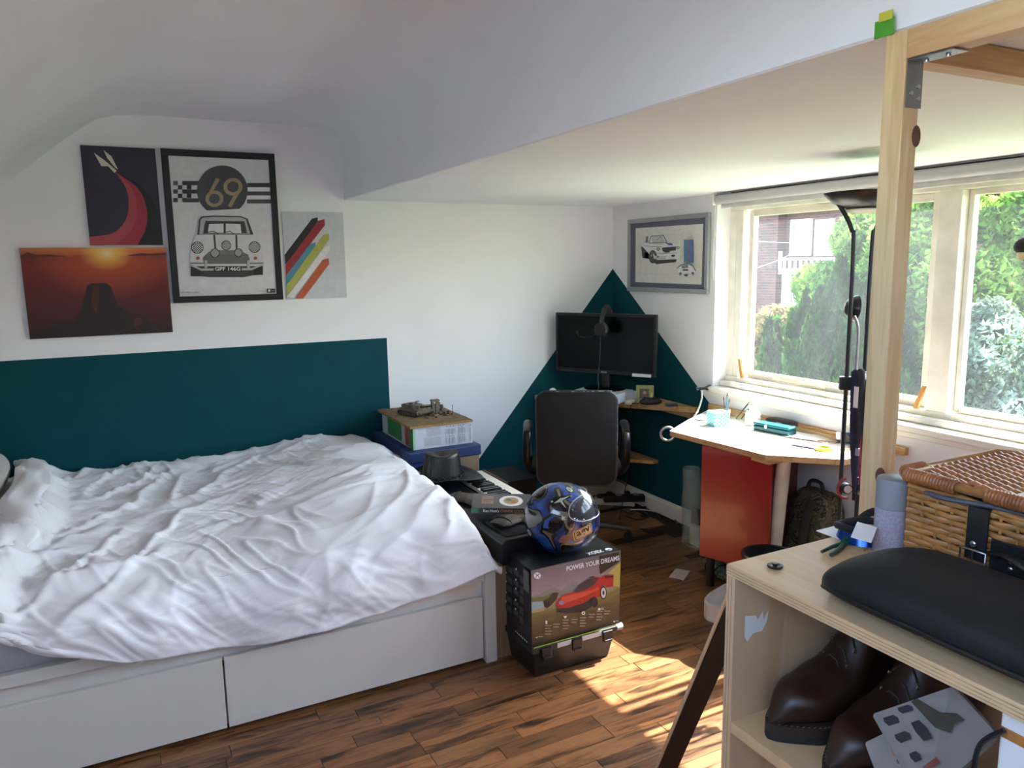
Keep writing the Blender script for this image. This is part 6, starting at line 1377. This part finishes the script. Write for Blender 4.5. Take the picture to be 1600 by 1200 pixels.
# little props: wooden wedges at the sash
for (px0, py0, px1, py1, lab) in ((1160, 590, 1158, 548, 'orange brown wooden wedge standing in the gap at the left window jamb'), (1432, 628, 1447, 598, 'orange brown wooden wedge leaning at the foot of the window mullion')):
    A = on('x', px0, py0, FX0 - .005); B_ = on('x', px1, py1, FX0 + .002); g = thing('wooden_wedge', lab, 'wedge', (A.x, A.y, OZ0 + .056)); L = B_.z - A.z
    MB().prism([(-.011, 0), (.011, 0), (B_.y - A.y + .006, .10), (B_.y - A.y - .006, .10)], -.008, .006, 'x').build('wedge_body', mat('orange_wood', 'b07a35', .5), g)
g = thing('dried_twig', 'crooked pale dried twig lying along the window rail', 'twig', (FX0 + .01, 2.62, OZ0 + .0605)); MB().tube(smoothpath([(0, .24, .012), (0, .12, .010), (0, .02, .022), (0, -.02, .03), (0, -.06, .012), (.0, -.09, .008)], 5), .004, 6).build('twig_body', mat('dry_twig', 'b8aa8e', .9), g, smooth=60)
g = thing('dark_shape', 'black rounded shape on a beige peg at the edge of the window', 'hat', (0, 0, 0)); A = on('x', 1606, 385, XW - .10); g.location = A  # unidentified dark shape, built as a black ball on a beige stub
MB().ball((0, 0, .0), (.035, .045, .032), 16).build('shape_body', BLACKM, g, smooth=60); MB().cyl((.0, .0, -.045), (.10, .0, -.045), .012, 12).build('stub', PINEX, g); MB().cyl((0, 0, -.045), (0, 0, -.02), .03, 20).build('shape_rest', mat('beige_wood', 'c8b48c', .6), g)
# ================================================================== outdoors
GZ = -5.2
gnd_ = struct(MB().bb((3.3, -60, GZ - .2), (80, 70, GZ)).build('ground', mat('garden_grass', '4d6b2c', .95, var=.4, scale=2)))
def leafm(name, c1, c2, c3, tr=.45):
    t = NT(name); nn = t.noise(t.coords(), 1.6, 3); n2 = t.noise(t.coords(), 14, 2)
    a = t.new('ShaderNodeMath', operation='MULTIPLY_ADD'); t.link(n2, a.inputs[0]); a.inputs[1].default_value = .5; t.link(nn, a.inputs[2])
    c = t.ramp(a.outputs[0], [(.5, lin(c1)), (.75, lin(c2)), (1.0, lin(c3))])
    t.link(c, t.b.inputs['Base Color']); t.b.inputs['Roughness'].default_value = .8; t.b.inputs['Specular IOR Level'].default_value = .15
    tl = t.new('ShaderNodeBsdfTranslucent'); t.link(c, tl.inputs[0]); mx = t.new('ShaderNodeMixShader'); mx.inputs[0].default_value = tr
    t.link(t.b.outputs[0], mx.inputs[1]); t.link(tl.outputs[0], mx.inputs[2]); t.link(mx.outputs[0], t.out.inputs[0]); return t.m
LFD = leafm('conifer_green', '16280f', '2a4a1c', '56752c'); LFG = leafm('lime_leaf', '33501c', '5f8030', 'a3b455'); LFO = leafm('blossom_leaf', '6b5a2c', 'a88f5c', 'd0c09a'); LFW = leafm('silver_leaf', '2f4526', '6f806a', 'c9d0c8')
BARK = mat('bark', '4a3c2e', .9, var=.3, bump=.5)
def leaves(name, pts, nrm, size, m, parent, up=0):
    n = len(pts); a = rng.normal(size=(n, 3)); a /= np.linalg.norm(a, axis=1)[:, None]
    if up: a[:, 2] = np.abs(a[:, 2]) + up; a /= np.linalg.norm(a, axis=1)[:, None]
    c = np.cross(a, rng.normal(size=(n, 3))); c /= np.linalg.norm(c, axis=1)[:, None]
    s_ = (size * rng.uniform(.6, 1.4, n))[:, None]
    v = np.stack([pts - a * s_, pts + c * s_ * .45, pts + a * s_, pts - c * s_ * .45], 1).reshape(-1, 3)
    me = bpy.data.meshes.new(name); me.vertices.add(4 * n); me.vertices.foreach_set('co', v.ravel()); me.loops.add(4 * n); me.loops.foreach_set('vertex_index', np.arange(4 * n, dtype=np.int32)); me.polygons.add(n); me.polygons.foreach_set('loop_start', np.arange(n, dtype=np.int32) * 4); me.polygons.foreach_set('loop_total', np.full(n, 4, dtype=np.int32)); me.materials.append(m); me.update(); me.validate()
    o = bpy.data.objects.new(name, me); COL.objects.link(o); o.parent = parent; o['kind'] = 'stuff'; return o
def conifer(x, y, top, r_, label, n=14000, spires=7):
    g = thing('conifer_tree', label, 'tree', (x, y, GZ), group=None); H = top - GZ
    MB().tube([(0, 0, 0), (0, 0, H * .9)], [.14, .03], 8).build('trunk', BARK, g)
    P_ = []
    for k in range(spires):
        a = 2 * math.pi * k / spires + rng.uniform(0, 1); d = 0 if k == 0 else r_ * rng.uniform(.35, .65); hh = H * (1 if k == 0 else rng.uniform(.72, .95)); m_ = n // spires
        t_ = rng.uniform(0, 1, m_) ** .85; rr = r_ * .52 * np.minimum(1, (1 - t_) * 2.6) ** .75 * (.85 + .25 * rng.uniform(-1, 1, m_)); an = rng.uniform(0, 6.2832, m_)
        lump = 1 + .22 * np.sin(an * 5 + t_ * 30) + .12 * np.sin(t_ * 70 + an * 3)
        P_.append(np.stack([d * math.cos(a) + rr * lump * np.cos(an), d * math.sin(a) + rr * lump * np.sin(an), .2 + t_ * (hh - .2)], 1))
    leaves('foliage', np.concatenate(P_), None, .115, LFD, g, up=1.0)
def tree(x, y, top, r_, m, label, n=16000, low=.35, sz=.07, nb=26, name='leafy_tree'):
    g = thing(name, label, 'tree', (x, y, GZ)); H = top - GZ
    MB().tube([(0, 0, 0), (.1, 0, H * .4), (0, .1, H * .8)], [.16, .11, .03], 8).build('trunk', BARK, g, smooth=60)
    P_ = []
    for k in range(nb):
        d = rng.normal(size=3); d /= np.linalg.norm(d); c = np.array([0, 0, H * (low + (1 - low) / 2)]) + d * np.array([r_ * .7, r_ * .7, H * (1 - low) / 2 * .8]) * rng.uniform(.4, 1) ** .5; br = r_ * rng.uniform(.25, .45); m_ = n // nb
        q = rng.normal(size=(m_, 3)); q /= np.linalg.norm(q, axis=1)[:, None]; P_.append(c + q * br * rng.uniform(.75, 1.05, m_)[:, None])
        bt = MB().tube([(0, 0, H * low * .9), tuple(c * .6 + np.array([0, 0, H * low * .4])), tuple(c)], [.05, .03, .012], 5)
        if k % 3 == 0: bt.build('branch', BARK, g)
    leaves('foliage', np.concatenate(P_), None, sz, m, g)
def at_(px, py, X): return on('x', px, py, X)
q = at_(1205, 560, 9.5)
specs = [(1203, 500, 9.0, .55, 'small bright conifer nearest the left window jamb'), (1262, 455, 9.6, .8, 'dark conifer in the left pane below the white balcony'), (1315, 400, 9.0, .9, 'tallest dark conifer left of the twin lamp poles'), (1372, 395, 9.3, .8, 'dark conifer directly behind the twin lamp poles'), (1425, 400, 9.6, .8, 'conifer seen between the pine post and the mullion'), (1497, 560, 8.4, .45, 'narrow bright conifer just right of the mullion'), (1236, 540, 8.2, .45, 'low conifer in front of the dark one in the left pane')]
for i, (px, py, X, r_, lab) in enumerate(specs):
    p_ = at_(px, py, X); conifer(p_.x, p_.y, p_.z, r_, lab, 15000 if i in (2, 3, 1) else 9000)
p_ = at_(1345, 310, 14); tree(p_.x, p_.y, p_.z + .4, 1.55, LFG, 'broad leafy tree behind the tall conifers in the left pane', 22000, .3, .09)
p_ = at_(1425, 310, 12.5); tree(p_.x, p_.y, p_.z + .5, 1.1, LFG, 'leafy tree seen between the pine post and the mullion', 16000, .3, .08)
p_ = at_(1520, 250, 10.5); tree(p_.x, p_.y, p_.z + .7, 1.35, LFG, 'tall lime green tree filling the right hand pane', 30000, .42, .065, 34)
p_ = at_(1590, 420, 9.0); tree(p_.x, p_.y, p_.z, .85, LFW, 'pale silvery flowering tree at the right edge of the window', 16000, .5, .05)
p_ = at_(1215, 470, 11.5); tree(p_.x, p_.y, p_.z - .1, .75, LFO, 'cream blossomed shrub below the white balcony', 9000, .72, .07, name='blossom_shrub')
# brick house
def houseq(px, X, py=500): return at_(px, py, X)
HX = 21.0
def yat(px, X): return at_(px, 450, X).y
def zat(px, py, X): return at_(px, py, X).z
brick = NT('brick_wall'); bt = brick.new('ShaderNodeTexBrick'); _tc = brick.new('ShaderNodeTexCoord'); _s = brick.new('ShaderNodeSeparateXYZ'); _c = brick.new('ShaderNodeCombineXYZ'); brick.link(_tc.outputs['Object'], _s.inputs[0]); brick.link(_s.outputs[1], _c.inputs[0]); brick.link(_s.outputs[2], _c.inputs[1]); brick.link(_c.outputs[0], bt.inputs['Vector']); bt.inputs['Scale'].default_value = 2.6; bt.inputs['Color1'].default_value = lin('6b3a32'); bt.inputs['Color2'].default_value = lin('4a2a28'); bt.inputs['Mortar'].default_value = lin('7c6a62'); bt.inputs['Mortar Size'].default_value = .012; brick.link(bt.outputs[0], brick.b.inputs['Base Color']); brick.b.inputs['Roughness'].default_value = .85
TILE = mat('roof_tile', '6e3a30', .8, var=.25, scale=8); SLATE = mat('roof_slate', '2c2a33', 1, var=.3, scale=8, spec=0)
hz = thing('brick_house', 'red brick house with a white sash window and balcony beyond the conifers', 'house', (HX + 2, yat(1250, HX), GZ))
HL = yat(1100, HX); HR = yat(1420, HX); zt = zat(1240, 318, HX)
lb(hz, 'house_wall', brick.m, [((HX, HR, GZ), (HX + 7, HL, zt))])
wx_ = HX - .4; wy0, wy1 = yat(1212, wx_), yat(1120, wx_); lb(hz, 'wing_wall', brick.m, [((wx_, wy0, GZ), (HX - .01, wy1, zat(1190, 322, wx_)))])
lb(hz, 'roof', TILE, b=MB().prism([(HX - .5, zt), (HX + 7.5, zt), (HX + 3.5, zt + 2.2)], HR - .3, HL + .3, 'y') if False else MB().add([(HX - .5, HR - .3, zt + .005), (HX - .5, HL + .3, zt + .005), (HX + 7.5, HL + .3, zt + .005), (HX + 7.5, HR - .3, zt + .005), (HX + 3.5, HR - .3, zt + 2.4), (HX + 3.5, HL + .3, zt + 2.4)], [(0, 3, 2, 1), (0, 1, 5, 4), (3, 4, 5, 2), (0, 4, 3), (1, 2, 5)]))
lb(hz, 'fascia_board', GLOSSW, [((HX - .55, HR - .3, zt - .22), (HX - .505, HL + .3, zt + .06))]); 
def hwin(px0, py0, px1, py1, X, root=hz):
    y1, y0 = yat(px0, X), yat(px1, X); z1, z0 = zat(px0, py0, X), zat(px0, py1, X); w_ = .11; f = None
    for bb_ in (((X - .10, y0, z0), (X - .01, y0 + w_, z1)), ((X - .10, y1 - w_, z0), (X - .01, y1, z1)), ((X - .10, y0 + w_, z0), (X - .01, y1 - w_, z0 + w_)), ((X - .10, y0 + w_, z1 - w_), (X - .01, y1 - w_, z1)), ((X - .09, y0 + w_, (z0 + z1) / 2 - .04), (X - .02, y1 - w_, (z0 + z1) / 2 + .04))):
        f = (f or MB()); f.bb(*bb_)
    o = local(f, root).build('window', GLOSSW, root); b_ = MB().bb((X - .04, y0 + w_, z0 + w_), (X - .02, y1 - w_, z1 - w_)); inv = root.matrix_basis.inverted(); b_.v = [tuple(inv @ Vector(p)) for p in b_.v]; b_.build('pane', mat('far_glass', '8d99a5', .1), o)
hwin(1234, 344, 1266, 400, HX); hwin(1272, 344, 1300, 400, HX); hwin(1385, 340, 1412, 400, HX)
# downpipe and balcony
yb0, yb1 = yat(1330, HX - 1.3), yat(1215, HX - 1.3); zb = zat(1230, 420, HX - 1.3); X_ = HX - 1.3
lb(hz, 'downpipe', GLOSSW, [((HX - .12, yat(1215, HX), zat(1215, 362, HX)), (HX - .01, yat(1211, HX), zt))])
lb(hz, 'balcony_floor', GLOSSW, [((X_, yb0, zb - .18), (HX - .01, yb1, zb))]); zr = zat(1230, 403, X_)
lb(hz, 'balcony_rail', GLOSSW, [((X_, yb0, zr - .08), (X_ + .08, yb1, zr))])
n_ = 14
for i in range(n_): yy = yb0 + (yb1 - yb0) * i / (n_ - 1); lb(hz, 'baluster', GLOSSW, [((X_ + .01, yy - .035 - (.05 if i == n_ - 1 else 0), zb), (X_ + .07, yy + .035, zr - .08 + (.3 if i == n_ - 1 else 0)))])
for yy in (yb1 - .2, yb0 + 1.2, (yb0 + yb1) / 2): lb(hz, 'bay_post', GLOSSW, [((X_ + .1, yy - .12, GZ), (X_ + .3, yy + .12, zb - .18))])
lb(hz, 'bay_panel', mat('bay_white', 'd6d2cc', .6), [((X_ + .35, yb0, GZ), (HX - .02, yb1 - .3, zb - .5))])
# second house to the right
H2 = 17.0; h2 = thing('gabled_house', 'brick house with a slate roof at the upper right of the window', 'house', (H2 + 2, yat(1600, H2), GZ))
z2 = zat(1590, 350, H2); lb(h2, 'house_wall', brick.m, [((H2, yat(1800, H2), GZ), (H2 + 6, yat(1572, H2), z2))])
lb(h2, 'roof', SLATE, b=MB().add([(H2 - .4, yat(1800, H2), z2 + .005), (H2 - .4, yat(1568, H2), z2 + .005), (H2 + 6.4, yat(1568, H2), z2 + .005), (H2 + 6.4, yat(1800, H2), z2 + .005), (H2 + 3, yat(1800, H2), z2 + 2.6), (H2 + 3, yat(1568, H2), z2 + 2.6)], [(0, 3, 2, 1), (0, 1, 5, 4), (3, 4, 5, 2), (0, 4, 3), (1, 2, 5)]))
hwin(1580, 385, 1600, 440, H2, h2)
h3 = thing('garden_shed', 'low white walled outbuilding with a red tiled roof beneath the silvery tree', 'shed', (13, yat(1570, 13), GZ)); z3 = zat(1560, 560, 13)
lb(h3, 'shed_wall', mat('render_white', 'c9ccd6', .7), [((13, yat(1640, 13), GZ), (15, yat(1515, 13), z3))]); lb(h3, 'roof', TILE, b=MB().add([(12.7, yat(1640, 13), z3 - .4), (12.7, yat(1510, 13), z3 - .4), (15.3, yat(1510, 13), z3 + .5), (15.3, yat(1640, 13), z3 + .5), (12.7, yat(1640, 13), z3 - .3), (12.7, yat(1510, 13), z3 - .3), (15.3, yat(1510, 13), z3 + .6), (15.3, yat(1640, 13), z3 + .6)], [(0, 1, 2, 3), (4, 7, 6, 5), (0, 4, 5, 1), (1, 5, 6, 2), (2, 6, 7, 3), (3, 7, 4, 0)]))
h4 = thing('brick_terrace', 'long dim brick terrace closing the view behind all the trees', 'house', (30, 8, GZ)); lb(h4, 'house_wall', brick.m, [((30, -12, GZ), (36, 40, 2.0))]); lb(h4, 'roof', TILE, b=MB().add([(29.6, -12, 2.005), (29.6, 40, 2.005), (36.4, 40, 2.005), (36.4, -12, 2.005), (33, -12, 4.6), (33, 40, 4.6)], [(0, 3, 2, 1), (0, 1, 5, 4), (3, 4, 5, 2), (0, 4, 3), (1, 2, 5)]))
for i, (a_, b_, lab) in enumerate((((1160, 377), (1262, 380), 'upper straight telephone wire crossing the brick house'), ((1163, 426), (1262, 385), 'sagging telephone wire rising towards the house window'))):
    A = at_(*a_, 17.5); B_ = at_(*b_, HX - .02); tag(MB().tube([A + (A - B_) * .2, A, (A + B_) / 2 + Vector((0, 0, -.05 * i)), B_], .011, 5).build('telephone_wire', PW), lab, 'wire')
